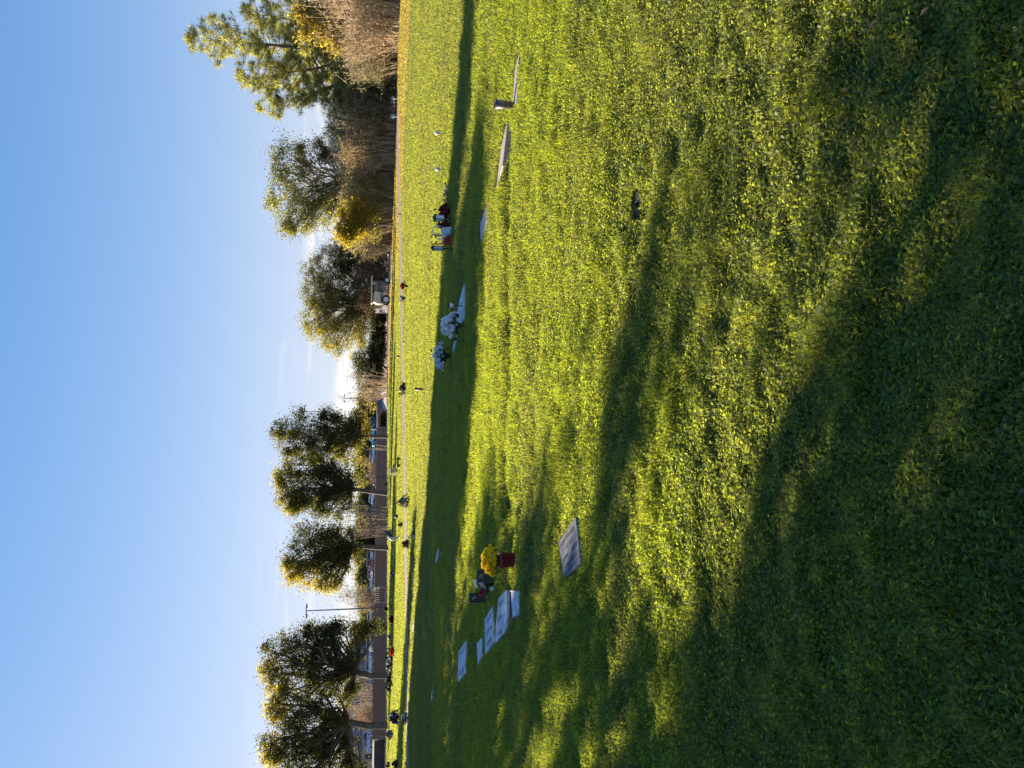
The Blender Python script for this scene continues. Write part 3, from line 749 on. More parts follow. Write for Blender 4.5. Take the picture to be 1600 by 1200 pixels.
vehicle('sedan', 'dark grey car between the silver-white car and the tall lamp post', 585, 985, 104, 200, (0.10, 0.11, 0.13))
vehicle('sedan', 'red car partly visible over the ivory gate', 586, 884, 103, 230, (0.62, 0.05, 0.08))
vehicle('suv', 'dark blue wagon just left of the lamp post, behind the white pickup', 586, 945, 112, 190, (0.06, 0.09, 0.16))
vehicle('van', 'white box van behind the pale grey wagon near the drooping branch', 584, 1022, 110, 185, W_, 'van')
vehicle('sedan', 'beige car between the bare young tree and the grey-blue sedan', 587, 820, 110, 200, (0.45, 0.38, 0.30))
vehicle('sedan', 'black car between the red car and the white car by the trunk', 588, 762, 112, 180, (0.03, 0.03, 0.035))
vehicle('suv', 'white wagon behind the blue car at the pale bare tree', 584, 1083, 112, 190, W_)
vehicle('suv', 'white wagon behind the ivory gate', 586, 898, 104, 160, (0.6, 0.64, 0.70))
vehicle('van', 'white van with dark windows parked right of the ivory gate', 586, 869, 104, 10, W_, 'van')
vehicle('sedan', 'white car half hidden by the dark shrub near the round tree', 587, 841, 106, 70, W_)
vehicle('sedan', 'grey-blue sedan parked left of the white car by the orange-topped tree', 587.5, 798, 107, 190, (0.22, 0.28, 0.36))
vehicle('suv', 'white car parked just left of the orange-topped tree trunk', 587.5, 779, 108, 250, W_)
vehicle('sedan', 'bright red car parked behind the wall', 588, 745, 108, 200, (0.70, 0.055, 0.06))
vehicle('suv', 'silver hatchback parked right of the red car', 588, 713, 109, 235, (0.48, 0.54, 0.62))
vehicle('pickup', 'teal pickup truck behind the tree with drooping branches', 589, 682, 106, 195, (0.05, 0.50, 0.66), 'pickup truck')
vehicle('van', 'slate blue van at the far end of the driveway', 594, 618, 128, 185, (0.16, 0.22, 0.42), 'van')
p = atY(592, 662, 185); p.z = .6
t = empty('shipping_container', p, R(8))
m = MB(); m.box((0, 0, 1.0), (3.0, 1.7, 1.9))
for i in range(11): m.box((-1.4 + i * .28, -.87, 1.0), (.12, .06, 1.8))
m.build('container_body', mat('navy_steel', (0.03, 0.075, 0.20), 0.55, 0.15, 1), t, bevel=.02)
m = MB(); m.box((0, 0, 2.0), (3.1, 1.8, .1)); m.build('lid', BLACK, t)
tag(t, 'navy blue ribbed container at the end of the wall beside the teal pickup', 'container')

# cream tractor under the olive tree
p = atY(606, 452, 93); p.z = 0
t = empty('cream_tractor', p, R(0)); CREAM = mat('cream_paint', (0.78, 0.70, 0.50), 0.4, 0.06, 1, coat=.3)
m = MB(); m.loft([(-1.9, .95), (-.55, .8), (-.35, 1.75), (-.6, 2.0), (-1.75, 2.05), (-1.95, 1.5)], -.8, .8); m.build('hood', CREAM, t, bevel=.05)
m = MB(); m.box((.25, 0, 1.25), (1.15, 1.5, 1.3)); cab = m.build('cab', mat('cab_grey', (0.28, 0.25, 0.24), 0.5, .1, 1), t, bevel=.04)
for dx in (-.1, .55):
    m = MB(); m.box((dx, -.77, 1.35), (.42, .05, .5)); m.build('window', GLASS, cab)
m = MB(); m.box((-.2, 0, 2.25), (3.4, 1.7, .16)); m.build('canopy', CREAM, t, bevel=.05)
for x in (-1.7, .75):
    for sy in (-1, 1):
        m = MB(); m.tube([(x, sy * .7, 1.7), (x, sy * .7, 2.2)], .04, 6); m.build('canopy_post', CREAM, t)
for sy in (-1, 1):
    for x, r in ((-1.4, .52), (1.0, .40)):
        m = MB(); m.tube([(x, sy * .82, r), (x, sy * 1.05, r)], r, 20); w = m.build('wheel', TYRE, t, bevel=.03)
        m = MB(); m.tube([(x, sy * .80, r), (x, sy * 1.08, r)], r * .62, 16); m.build('hub', FROST, w)
    m = MB(); m.box((-1.3, sy * .93, 1.12), (1.5, .34, .08)); m.build('fender', BLACK, t, bevel=.02)
m = MB(); m.box((1.25, 0, .6), (1.0, 1.3, .4)); m.build('chassis', BLACK, t)
tag(t, 'cream tractor with a flat canopy and white wheel hubs under the olive tree', 'tractor')
p = atY(606, 484, 94); p.z = 0
t = empty('white_chair', p, R(25))
m = MB(); m.box((0, 0, .5), (.6, .6, .06)); m.build('seat', WHITE, t)
m = MB(); m.box((0, .3, 1.5), (.62, .06, .5)); m.tube([(-.3, .3, .5), (-.3, .3, 1.75)], .035); m.tube([(.3, .3, .5), (.3, .3, 1.75)], .035); m.build('backrest', WHITE, t)
for sx in (-1, 1):
    for sy in (-1, 1):
        m = MB(); m.tube([(sx * .27, sy * .27, 0), (sx * .27, sy * .27, .5)], .03); m.build('leg', WHITE, t)
tag(t, 'tall white chair standing in the shade left of the cream tractor', 'chair')

# lamp posts
def lamp_post(label, x, y, Y, topx, topy, z0=0.0):
    b = atY(x, y, Y); b.z = z0; top = atY(topx, topy, Y); h = top.z - z0
    t = empty('lamp_post', b)
    m = MB(); m.tube([(0, 0, 0), (0, 0, h)], [.11, .07], 8); m.build('pole', STEEL, t)
    m = MB(); m.box((0, 0, .25), (.45, .45, .5)); m.build('base', CONC, t)
    m = MB(); m.box((0, 0, h + .05), (1.1, .12, .1)); m.build('arm', STEEL, t)
    for sx in (-1, 1):
        m = MB(); m.box((sx * .62, 0, h - .02), (.5, .32, .14)); o = m.build('lamp_head', STEEL, t, bevel=.02)
        q = MB(); q.box((sx * .62, 0, h - .1), (.4, .24, .03)); q.build('lens', LAMPG, o)
    tag(t, label, 'lamp post')
lamp_post('tall dark lamp post rising behind the wall between two leafy trees', 585, 950, 98, 479, 955, LOT_Z)
lamp_post('small distant lamp post over the far olive trees by the driveway', 596, 623, 150, 538, 623)
# cream rail and posts at right
t = empty('cream_rail', G(618, 122))
a = atY(591, 92, 80) - t.location; b = atY(591, 135, 80) - t.location
m = MB(); m.tube([a, b], .09, 6); m.build('rail', mat('cream_rail', (0.7, 0.6, 0.45), 0.6, .08), t)
for q in (.08, .92):
    pp = Vector(a).lerp(Vector(b), q); m = MB(); m.tube([pp, Vector((pp.x, pp.y, 0))], .07, 6); m.build('post', BARK_PALE, t)
tag(t, 'cream horizontal rail on two posts among the bushes under the pine', 'railing')

# ------------------------------------------------------------------ graves
markers = []      # polygons kept free of grass
def sort_ccw(poly):
    c = sum((Vector(p) for p in poly), Vector((0, 0))) / len(poly)
    return sorted(poly, key=lambda p: math.atan2(p[1] - c.y, p[0] - c.x))
def grave(label, corners, m=None, lift=.012, name='grave_marker', engrave=0, frame=False):
    poly = sort_ccw(gxy(corners))
    cx = sum(p[0] for p in poly) / 4; cy = sum(p[1] for p in poly) / 4
    z = float(np.max(ground_z([p[0] for p in poly], [p[1] for p in poly]))) * .5 + float(ground_z(cx, cy)) * .5
    t = empty(name, (cx, cy, z))
    loc = [(x - cx, y - cy) for x, y in poly]
    b = MB(); b.prism(loc, -.12, lift); slab = b.build('slab', m or GRANITE, t, bevel=.008)
    if engrave or frame:
        # local frame: the long side carries the lines
        e = [Vector(loc[(i + 1) % 4]) - Vector(loc[i]) for i in range(4)]
        i0 = 0 if e[0].length > e[1].length else 1
        o = Vector(loc[i0]); ex = e[i0]; ey = e[(i0 + 1) % 4]
        ins = MB(); rnd = random.Random(len(label))
        rows = {4: [(.18, .82, 9), (.10, .90, 8), (.28, .66, 6), (.14, .92, 12)], 3: [(.2, .8, 9), (.15, .85, 10), (.2, .8, 8)], 2: [(.15, .85, 9), (.25, .75, 7)]}[engrave] if engrave else []
        nr = len(rows)
        for r_, (f0, f1, nl) in enumerate(rows):
            fy = .80 - r_ * (.62 / max(1, nr - 1) if nr > 1 else 0)
            for k_ in range(nl):
                if engrave == 4 and ((r_ == 1 and k_ in (3, 4)) or (r_ == 2 and k_ == 3)): continue
                fx = f0 + (f1 - f0) * (k_ + .5) / nl; hw = (f1 - f0) / nl * .32; hh = .052
                for stroke in ((-hw, -hw * .3), (hw * .35, hw)):
                    y0 = fy - hh * (1 if rnd.random() < .75 else .2); y1 = fy + hh * (1 if rnd.random() < .75 else .3)
                    q = [o + ex * (fx + stroke[0]) + ey * y0, o + ex * (fx + stroke[1]) + ey * y0, o + ex * (fx + stroke[1]) + ey * y1, o + ex * (fx + stroke[0]) + ey * y1]
                    ins.add([(v.x, v.y, lift + .003) for v in q], [(0, 1, 2, 3)])
                ym = fy + rnd.uniform(-.6, .8) * hh
                q = [o + ex * (fx - hw) + ey * (ym - .012), o + ex * (fx + hw) + ey * (ym - .012), o + ex * (fx + hw) + ey * (ym + .012), o + ex * (fx - hw) + ey * (ym + .012)]
                ins.add([(v.x, v.y, lift + .0042) for v in q], [(0, 1, 2, 3)])
        if engrave == 4:      # groove between the plain end and the lettered field
            q = [o + ex * .02 + ey * .93, o + ex * .98 + ey * .93, o + ex * .98 + ey * .955, o + ex * .02 + ey * .955]
            ins.add([(v.x, v.y, lift + .003) for v in q], [(0, 1, 2, 3)])
        if engrave: ins.build('inscription', INK if engrave == 4 else INK_P, t)
        if frame:
            fb = MB(); c4 = [Vector(v) for v in loc]
            for i in range(4):
                a_, b_ = c4[i] * .96, c4[(i + 1) % 4] * .96
                fb.tube([(a_.x, a_.y, lift), (b_.x, b_.y, lift)], .012, 6)
            fb.build('border', BRONZE, t)
    markers.append((poly, math.hypot(cx, cy)))
    return tag(t, label, 'grave marker')

grave('grey granite grave marker with four dark engraved lines, nearest to the camera', [(901, 806), (874, 846), (882, 905), (909, 880)], GRANITE, .018, engrave=4)
grave('small pale slab with brown framed end, nearest of the row left of the red pot', [(815, 921), (799, 922), (801, 967), (815, 961)], GRANITE_P, .02, frame=True)
grave('long pale blue-white slab between the framed slab and the striped slab', [(792, 922), (779, 934), (774.5, 1006), (793, 983)], GRANITE_P, .015, engrave=3)
grave('long striped grey slab in the middle of the row by the black signs', [(769, 945), (756, 968), (757, 1024), (772, 1002)], GRANITE_P, .015, engrave=3)
grave('narrow pale stone partly overgrown, second farthest of the row', [(751, 996), (743.5, 1006), (745, 1039), (752, 1026)], GRANITE_P, .015)
grave('pale grey slab at the far left end of the row', [(732, 1001), (720.5, 1018), (719.5, 1066), (732, 1052)], GRANITE_P, .015, engrave=2)
grave('tan stone strip beside the bronze vase at right', [(810, 80), (802, 112), (799.5, 160), (806, 163)], GRANITE_T, .012)
grave('long tan stone strip left of the bronze vase', [(796, 191), (786.5, 228), (777, 302), (788, 260)], GRANITE_T, .012)
grave('tan stone strip farther left, just in front of the shadow band', [(764.5, 317), (752.5, 350), (754, 380), (764.5, 347)], GRANITE_T, .012)
grave('pale slab under the white lilies in the shadow band', [(730, 442), (720, 478), (716, 519), (729, 500)], GRANITE_P, .012)
grave('narrow pale slab between the white lilies and the blue-white bouquet', [(718, 519), (711.5, 540), (711, 552), (718, 532)], GRANITE_P, .012)
grave('lone bluish slab in the shade of the left middle lawn', [(687, 855), (682.5, 870), (681.5, 882), (686.5, 873)], GRANITE_P, .012)
grave('lone thin slab farther left in the shaded lawn', [(676, 1069), (673, 1082), (672, 1099), (675, 1089)], GRANITE_P, .012)
grave('thin white stone on the sunny strip near the path at left', [(648.5, 968), (646, 976), (645.5, 987), (648, 980)], WHITE, .012)

# a small hole of bare dark soil in the sunny turf
hp = G(983, 318); hz = float(ground_z(hp.x, hp.y))
q = MB(); rr_ = random.Random(3)
for i in range(26):
    a_ = rr_.uniform(0, 6.28); r_ = .07 * math.sqrt(rr_.random())
    q.ball((math.cos(a_) * r_ * 1.5, math.sin(a_) * r_, rr_.uniform(0, .012)), rr_.uniform(.008, .022), 7, 5)
sp = q.build('soil_patch', mat('dark_soil', (0.016, 0.012, 0.009), 1.0, .3, 40, spec=0.0)); sp.location = (hp.x, hp.y, hz - .015)
tag(sp, 'small clump of dark bare soil showing in the sunny turf at right', 'soil patch')
markers.append(([(hp.x + math.cos(k_ * .785) * .11, hp.y + math.sin(k_ * .785) * .075) for k_ in range(8)], 3.0))
def stand_z(p): return float(ground_z(p.x, p.y))
def petals(cen, r, n, rng, up=.3):
    a = rng.normal(size=(n, 3)); a[:, 2] += up; a /= np.linalg.norm(a, axis=1)[:, None]
    b = np.cross(a, rng.normal(size=(n, 3))); b /= np.linalg.norm(b, axis=1)[:, None]; c = np.cross(a, b)
    P = cen + a * r * .45
    tilt = rng.uniform(-.5, .5, (n, 1))
    d = b + a * tilt; L = r * rng.uniform(.5, .8, (n, 1))
    return np.stack([P - d * L * .6, P + c * L * .45, P + d * L * .6, P - c * L * .45], 1).reshape(-1, 3)
def flowers(label, base, topx, halfw, groups, seed=0, name='flower_bouquet', vase=None, green=60, cat='flowers', bloom_r=.05, flat=.6, group=None, stem=True, Ycorr=0.0):
    """groups: list of (name, colour, count)"""
    rng = np.random.default_rng(seed + 100)
    b = G(*base); px = b.y / FPX * 1.02; b.z = stand_z(b)
    h = (base[0] - topx) * px; w = halfw * px
    t = empty(name, b); vh = 0
    if vase:
        kind, vm, vr, vh = vase
        prof = {'pot': [(vr * .72, 0), (vr * .8, vh * .05), (vr * .95, vh * .8), (vr * 1.05, vh * .82), (vr * 1.05, vh), (vr * .9, vh), (vr * .85, vh * .9)],
                'vase': [(vr * .6, 0), (vr * .7, vh * .3), (vr * .95, vh * .85), (vr, vh), (vr * .85, vh * .97)],
                'cup': [(vr * .95, 0), (vr, vh * .5), (vr, vh), (vr * .85, vh)]}[kind]
        m = MB(); m.lathe((0, 0, 0), prof, 20); m.build('pot' if kind == 'pot' else 'vase', vm, t, smooth=True)
    c0 = np.array([0, 0, vh + (h - vh) * .5]); ext = np.array([w, w * .8, max(.04, (h - vh) * .5)])
    st = MB()
    for gname, colr, cnt in groups:
        Vs = []
        for i in range(cnt):
            d = rng.normal(size=3); d /= np.linalg.norm(d); d[2] = abs(d[2]) * 1.5 - .65
            c = c0 + d * ext * rng.uniform(.55, .95)
            Vs.append(petals(c, bloom_r, 16, rng))
            if stem: st.tube([(d[0] * .02, d[1] * .02, max(0, vh - .05)), (c[0] * .5, c[1] * .5, (vh + c[2]) / 2), tuple(c)], .004, 4, cap=False)
        V = np.concatenate(Vs); cols = np.tile(np.array(colr), (len(V) // 4, 1)) * (1 + rng.normal(0, .16, (len(V) // 4, 1)))
        link(gname, quad_mesh(gname, V, np.arange(len(V)).reshape(-1, 4), np.repeat(np.clip(cols, 0, .95), 4, axis=0)), PETAL, t)
    if stem and st.v: st.build('stem', mat('stem_green', (0.05, 0.08, 0.03), .7, .2), t)
    if green:
        P = c0 * .85 + rng.normal(size=(green, 3)) * ext * np.array([.55, .55, .5]); P[:, 2] = np.maximum(P[:, 2], .02)
        V, Q, C = leaf_cloud(P, bloom_r * .9, np.tile(np.array([[.035, .06, .025]]), (green, 1)), elong=2.2)
        link('foliage', quad_mesh('foliage', V, Q, C), LEAF, t)
    return tag(t, label, cat, group)

MAROON_POT = mat('maroon_pot', (0.16, 0.012, 0.025), 0.4, 0.12)
YEL = (0.97, 0.66, 0.02); RED = (0.55, 0.015, 0.03); DRED = (0.30, 0.010, 0.04); WH = (0.84, 0.84, 0.85); PALEB = (0.68, 0.75, 0.84)
flowers('yellow chrysanthemums in a maroon pot on the shaded grass', (799, 875), 742.5, 25, [('yellow_bloom', YEL, 190)], 1, 'potted_flowers', ('pot', MAROON_POT, .097, .205), 14, bloom_r=.042, cat='potted flowers')
flowers('white lilies fanned out over a pale slab in the shadow band', (727, 509), 689, 20, [('white_bloom', WH, 75)], 2, vase=('vase', BRONZE, .05, .1), green=20, bloom_r=.08)
flowers('blue-white bouquet in a dark vase at the upper edge of the shadow band', (706, 556), 675, 24, [('pale_blue_bloom', PALEB, 85), ('white_bloom', WH, 30)], 3, vase=('vase', BLACK, .05, .12), green=30, bloom_r=.05)
# memorial signs on stakes
def sign(label, base, x0, x1, y0, y1, seed):
    b = G(*base); px = b.y / FPX * 1.02; b.z = stand_z(b)
    t = empty('memorial_sign', b, R(8)); w = (y1 - y0) * px; z0 = (base[0] - x1) * px; z1 = (base[0] - x0) * px
    m = MB(); m.box((0, 0, (z0 + z1) / 2), (w, .02, z1 - z0)); m.build('panel', BLACK, t, bevel=.003)
    for sx in (-.25, .25):
        m = MB(); m.tube([(sx * w, .0, -.05), (sx * w, .0, z0 + .01)], .006, 6); m.build('stake', BLACK, t)
    m = MB(); rnd = random.Random(seed)
    for i in range(7):
        m.box((rnd.uniform(-.12, .12) * w, -.0125, z1 - (z1 - z0) * rnd.uniform(.18, .42)), (w * .2, .004, .006), 0)
    m.build('emblem', mat('emblem_grey', (0.30, 0.29, 0.28), .6, .1), t)
    return tag(t, label, 'sign')
sign('black memorial sign standing right behind the yellow chrysanthemums', (785, 899), 744, 768, 890, 909, 1)
sign('black memorial sign on two stakes at the left end of the flower group', (767, 933), 731, 756, 925, 940, 2)
flowers('crimson silk rose with white ribbon petals between the two black signs', (776, 913), 737, 12, [('white_petal', WH, 10)], 9, 'silk_rose', None, 12, bloom_r=.075)
o = [x for x in COL.objects if x.get('label', '').startswith('crimson silk')][0]
Vr = np.concatenate([petals(np.array([-.075, -.03, .19]) + RNG.normal(0, .012, 3), .065, 16, RNG) for i in range(4)])
link('crimson_bloom', quad_mesh('crimson_bloom', Vr, np.arange(len(Vr)).reshape(-1, 4), np.tile(np.array([[.38, .01, .05]]), (len(Vr), 1))), PETAL, o)

# bronze vase at right
p = G(801, 165); p.z = stand_z(p); px = p.y / FPX
t = empty('bronze_vase', p)
m = MB(); m.lathe((0, 0, 0), [(.038, -.02), (.04, .02), (.05, .12), (.057, .25), (.05, .25), (.045, .2)], 20); m.build('vase_body', mat('vase_bronze', (0.13, 0.10, 0.085), .42, .2, 20, metal=.5), t, smooth=True)
m = MB(); m.lathe((0, 0, .0), [(.055, -.01), (.055, .015), (.045, .02)], 20); m.build('base_ring', BRONZE, t)
tag(t, 'plain upright bronze vase at the end of the tan stone strip on the right', 'vase')

def stake_light(label, base, topx, r=.05, bell=False):
    b = G(*base); px = b.y / FPX * 1.02; b.z = stand_z(b); h = (base[0] - topx) * px
    t = empty('solar_light', b)
    m = MB(); m.tube([(0, 0, -.05), (0, 0, h - 1.6 * r)], .009, 6); m.build('stake', BLACK, t)
    m = MB()
    if bell: m.lathe((0, 0, h - 2.4 * r), [(r * .35, 0), (r * .75, r * .5), (r * .85, r * 1.6)], 14)
    else: m.ball((0, 0, h - r), r, 14, 8)
    m.build('globe', FROST, t, smooth=True)
    m = MB(); m.lathe((0, 0, h - (.8 * r if bell else 2.1 * r)), [(r * .9 if bell else r * .5, 0), (r * .9 if bell else r * .55, r * .5), (r * .3, r * .8)], 12); m.build('cap', BLACK, t)
    return tag(t, label, 'solar light', 'white solar lights')
stake_light('white globe light on a black stake, right one of the pair beyond the shadow band', (699.5, 209), 681, .052)
stake_light('white globe light on a black stake, left one of the pair nearer the red plants', (699, 265), 681, .052)
stake_light('white bell-shaped light with dark cap on a black stake beside the white lilies', (727.5, 478), 701, .05, True)

# the red group beyond the shadow band
flowers('mound of dark red poinsettias beyond the shadow band', (709, 330), 687, 13, [('red_bloom', DRED, 50)], 11, 'poinsettia', None, 50, bloom_r=.055, cat='flowers')
flowers('low strip of pink and white flowers right of the poinsettia mound', (705, 303), 696, 17, [('pink_bloom', (.5, .15, .2), 12), ('white_bloom', WH, 18)], 12, 'flower_strip', None, 40, bloom_r=.03)
flowers('dark red leafy flowers between the lantern and the pale blue can', (710, 352), 684, 7, [('red_bloom', DRED, 26)], 13, 'poinsettia', None, 20, bloom_r=.05)
def lantern(label, base, topx, w, legs=True, glass=FROST):
    b = G(*base); px = b.y / FPX * 1.02; b.z = stand_z(b); h = (base[0] - topx) * px
    t = empty('grave_lantern', b, R(20)); bh = h * .5 if legs else h * .8; z0 = h - bh - .03
    m = MB(); m.box((0, 0, z0 + bh / 2), (w * .8, w * .8, bh * .9)); m.build('glass', glass, t)
    m = MB(); m.box((0, 0, z0), (w, w, .02)); m.box((0, 0, z0 + bh), (w * 1.1, w * 1.1, .025)); m.box((0, 0, z0 + bh + .03), (w * 1.1, w * 1.1, .04), taper=.4)
    for sx in (-1, 1):
        for sy in (-1, 1): m.box((sx * w * .45, sy * w * .45, z0 + bh / 2), (.012, .012, bh))
    m.build('frame', BLACK, t)
    m = MB(); m.tube([(0, 0, -.05), (0, 0, z0)], .012 if legs else .03, 6); m.build('stake', BLACK, t)
    return tag(t, label, 'lantern')
lantern('grey and black lantern above the poinsettia mound', (710, 342), 682, .11)
lantern('small black lantern on a thin stake left of the red scroll stand', (708, 389), 677.5, .075)
# pale blue watering can
b = G(710, 361); b.z = stand_z(b); t = empty('watering_can', b); CANB = mat('pale_blue_enamel', (0.48, 0.58, 0.70), .4, .1)
m = MB(); m.lathe((0, 0, 0), [(.085, 0), (.09, .02), (.08, .2), (.05, .24)], 16); m.build('can_body', CANB, t, smooth=True)
m = MB(); m.tube([(.07, 0, .2), (.1, 0, .32), (.06, 0, .4), (-.04, 0, .42), (-.1, 0, .36), (-.09, 0, .2)], .014, 7); m.build('handle', CANB, t, smooth=True)
m = MB(); m.tube([(-.07, 0, .08), (-.16, 0, .2), (-.2, 0, .3)], [.025, .018, .012], 8); m.build('spout', CANB, t, smooth=True)
tag(t, 'pale blue watering can with a tall loop handle in the red group', 'watering can')
# red scroll stand
b = G(709, 376); b.z = stand_z(b); t = empty('scroll_stand', b, R(-5)); RM = mat('red_metal', (0.40, 0.015, 0.035), .4, .15)
m = MB(); m.box((0, 0, .09), (.19, .12, .18), taper=1.1); m.build('planter', RM, t, bevel=.01)
m = MB()
for sx in (-1, 1):
    pts = [(sx * .02, 0, .18), (sx * .09, 0, .25), (sx * .09, 0, .33), (sx * .05, 0, .36), (sx * .03, 0, .32)]
    m.tube(pts, .014, 6); m.tube([(sx * .07, 0, .33), (sx * .11, 0, .42), (sx * .06, 0, .46), (sx * .03, 0, .42)], .013, 6)
m.build('scroll', RM, t, smooth=True)
tag(t, 'dark red planter with curled metal scrolls in the red group', 'planter')

# along the path and under the wall
flowers('red flowers in a black vase on the lawn beside the path, below the cream tractor', (638.5, 447), 625, 5, [('red_bloom', RED, 26)], 21, 'flower_vase', ('vase', BLACK, .08, .22), 14, bloom_r=.09)
flowers('blue, white and red flowers in a dark pot left of the red flower vase', (634, 466), 625, 5, [('white_bloom', WH, 8), ('blue_bloom', (.12, .25, .5), 5), ('red_bloom', RED, 5)], 22, 'flower_vase', ('vase', BLACK, .11, .2), 8, bloom_r=.08)
flowers('dark maroon and cream bouquet in the middle of the path edge', (634.5, 608), 622, 9, [('cream_bloom', (.75, .72, .5), 16), ('maroon_bloom', (.08, .012, .02), 24)], 23, green=60, bloom_r=.1)
flowers('white flower stand with two drooping sprays in front of the wall', (622.5, 735), 608, 10, [('cream_bloom', (.72, .70, .55), 34)], 24, 'flower_stand', None, 14, bloom_r=.13)
flowers('blue-grey and red bouquet with dark leaves right by the path', (639, 784), 619, 8, [('grey_blue_bloom', (.28, .36, .46), 20), ('red_bloom', RED, 10), ('white_bloom', WH, 5)], 25, green=80, bloom_r=.09)
flowers('red and white flowers at the foot of the wall by the sapling', (606.8, 756), 601.5, 3, [('maroon_bloom', (.12, .012, .03), 10)], 26, green=8, bloom_r=.13)
flowers('small dark green plant left of the brown oval stone', (630, 819), 621, 4, [('dark_bloom', (.04, .05, .03), 8)], 27, 'small_plant', None, 30, bloom_r=.09, cat='plant')
flowers('brown dry plant growing on the path edge at left', (641.5, 850), 627, 6, [('brown_bloom', (.14, .085, .06), 20)], 28, 'dry_plant', None, 20, bloom_r=.1, cat='plant')
flowers('pale teal and red flowers in the shade beside the path', (650, 836), 639, 7, [('teal_bloom', (.25, .36, .40), 12), ('red_bloom', (.3, .02, .02), 6)], 29, green=10, bloom_r=.07)
flowers('teal-grey bouquet in front of the wall beside the white crescent', (614, 834), 603.5, 6, [('teal_bloom', (.22, .32, .34), 26)], 30, green=30, bloom_r=.13)
flowers('white and brown flowers on the lawn below the ivory gate', (617.5, 898), 610, 7, [('white_bloom', WH, 12), ('brown_bloom', (.12, .05, .03), 12)], 31, green=10, bloom_r=.12)
flowers('maroon flower mound on the lawn left of the lamp post', (616, 967), 608, 6, [('maroon_bloom', (.13, .012, .035), 30)], 32, green=14, bloom_r=.13)
flowers('grey dried bouquet right of the scarlet flowers near the wall', (612.5, 994), 606, 4, [('grey_bloom', (.28, .30, .36), 12)], 33, green=12, bloom_r=.12)
flowers('scarlet flowers on the lawn at the right end of the long flower bank', (617, 1018), 609, 7, [('red_bloom', (.62, .03, .02), 26)], 34, green=30, bloom_r=.13)
flowers('long dark flower bank with white blossoms below the largest tree', (614, 1035), 603, 24, [('white_bloom', WH, 26), ('dark_bloom', (.03, .035, .045), 46)], 35, 'flower_bank', None, 90, bloom_r=.14)
flowers('grey and black wreath pile left of the largest tree trunk', (614, 1068), 600, 13, [('grey_bloom', (.20, .20, .22), 30), ('dark_bloom', (.025, .025, .03), 34)], 36, 'wreath_pile', None, 30, bloom_r=.14)
flowers('blue and yellow bouquet near the path at the left', (625, 1120), 608, 11, [('blue_bloom', (.06, .13, .62), 24), ('yellow_bloom', (.42, .34, .03), 14), ('white_bloom', WH, 6), ('dark_bloom', (.03, .04, .06), 20)], 37, green=40, bloom_r=.12)
flowers('pale wreath with dark centre lying on the path edge at the left', (638.5, 1122), 625, 9, [('pale_bloom', (.45, .46, .36), 26), ('dark_bloom', (.05, .05, .04), 14), ('light_blue_bloom', (.5, .65, .72), 8)], 38, 'wreath', None, 20, bloom_r=.08)
flowers('red and teal flowers at the foot of the two leaning stakes', (615, 1147), 602, 7, [('red_bloom', (.55, .05, .02), 12), ('teal_bloom', (.18, .30, .34), 18), ('blue_bloom', (.35, .5, .75), 10)], 39, green=20, bloom_r=.13)
flowers('dark blue flowers at the left end of the wall', (611, 1195), 602, 5, [('dark_blue_bloom', (.05, .06, .12), 18)], 40, green=14, bloom_r=.12)
flowers('dark green and white bouquet at the far left edge of the lawn', (624, 1193), 612, 7, [('white_bloom', WH, 7), ('dark_bloom', (.03, .05, .05), 20)], 41, green=30, bloom_r=.1)
flowers('dark bush of ivy at the foot of the drooping branch by the wall', (606, 980), 592, 7, [('dark_bloom', (.04, .045, .03), 20)], 42, 'ivy_bush', None, 120, bloom_r=.2, cat='plant')
flowers('small dark clump at the foot of the tall lamp post in front of the wall', (607, 951), 600, 4, [('dark_bloom', (.03, .03, .03), 12)], 43, 'dark_clump', None, 30, bloom_r=.16, cat='plant')  # dark clump of petals and leaves

def pillar(label, x0, x1, y, wpx, m, name='dark_vase'):
    b = G(x1, y); px = b.y / FPX * 1.02; b.z = stand_z(b); h = (x1 - x0) * px; r = wpx * px * .5
    t = empty(name, b); q = MB(); q.lathe((0, 0, 0), [(r * .8, 0), (r * .85, h * .3), (r, h), (r * .8, h), (r * .75, h * .9)], 14); q.build('vase_body', m, t, smooth=True)
    q = MB(); q.lathe((0, 0, 0), [(r * 1.15, -.01), (r * 1.15, .03), (r * .85, .035)], 14); q.build('base_ring', BRONZE, t)
    return tag(t, label, 'vase', 'empty dark vases')
pillar('tallest empty dark vase on the sunny lawn left of centre, below the maroon bouquet', 648, 662, 608, 4.2, BRONZE)
pillar('small dark vase on the path edge between the cream tractor and the hedge', 630, 634, 534, 3, BLACK)
pillar('dark vase on the dry grass beyond the path, in front of the hedge', 620, 626, 557, 3, BLACK)
pillar('dark vase at the path edge in front of the tan bushes at right', 621.5, 627, 335, 2.6, BLACK)
pillar('dark vase on the lawn far left of the lamp post base', 608, 613, 946, 2.2, BLACK)
# long black stone on the lawn
b = G(626, 722); t = empty('black_bench', b, R(5)); px = b.y / FPX
m = MB(); m.box((0, 0, .18), (16 * px, .4, .1)); m.build('seat', BLACK, t, bevel=.01)
for sx in (-1, 1):
    m = MB(); m.box((sx * 5.5 * px, 0, .07), (.12, .34, .16)); m.build('leg', BLACK, t)
tag(t, 'low black stone bench on the sunny lawn beside the white flower stand', 'bench')
b = G(622.5, 807); t = empty('brown_urn', b)
m = MB(); m.lathe((0, 0, 0), [(.05, 0), (.11, .06), (.13, .13), (.09, .2), (.07, .23)], 14); m.build('urn_body', mat('brown_urn', (0.10, 0.055, 0.04), .5, .2), t, smooth=True)
m = MB(); m.lathe((0, 0, .23), [(.085, 0), (.07, .03), (.02, .045)], 14); m.build('lid', BRONZE, t)
tag(t, 'small brown oval urn on the lawn left of the blue-grey bouquet', 'urn')
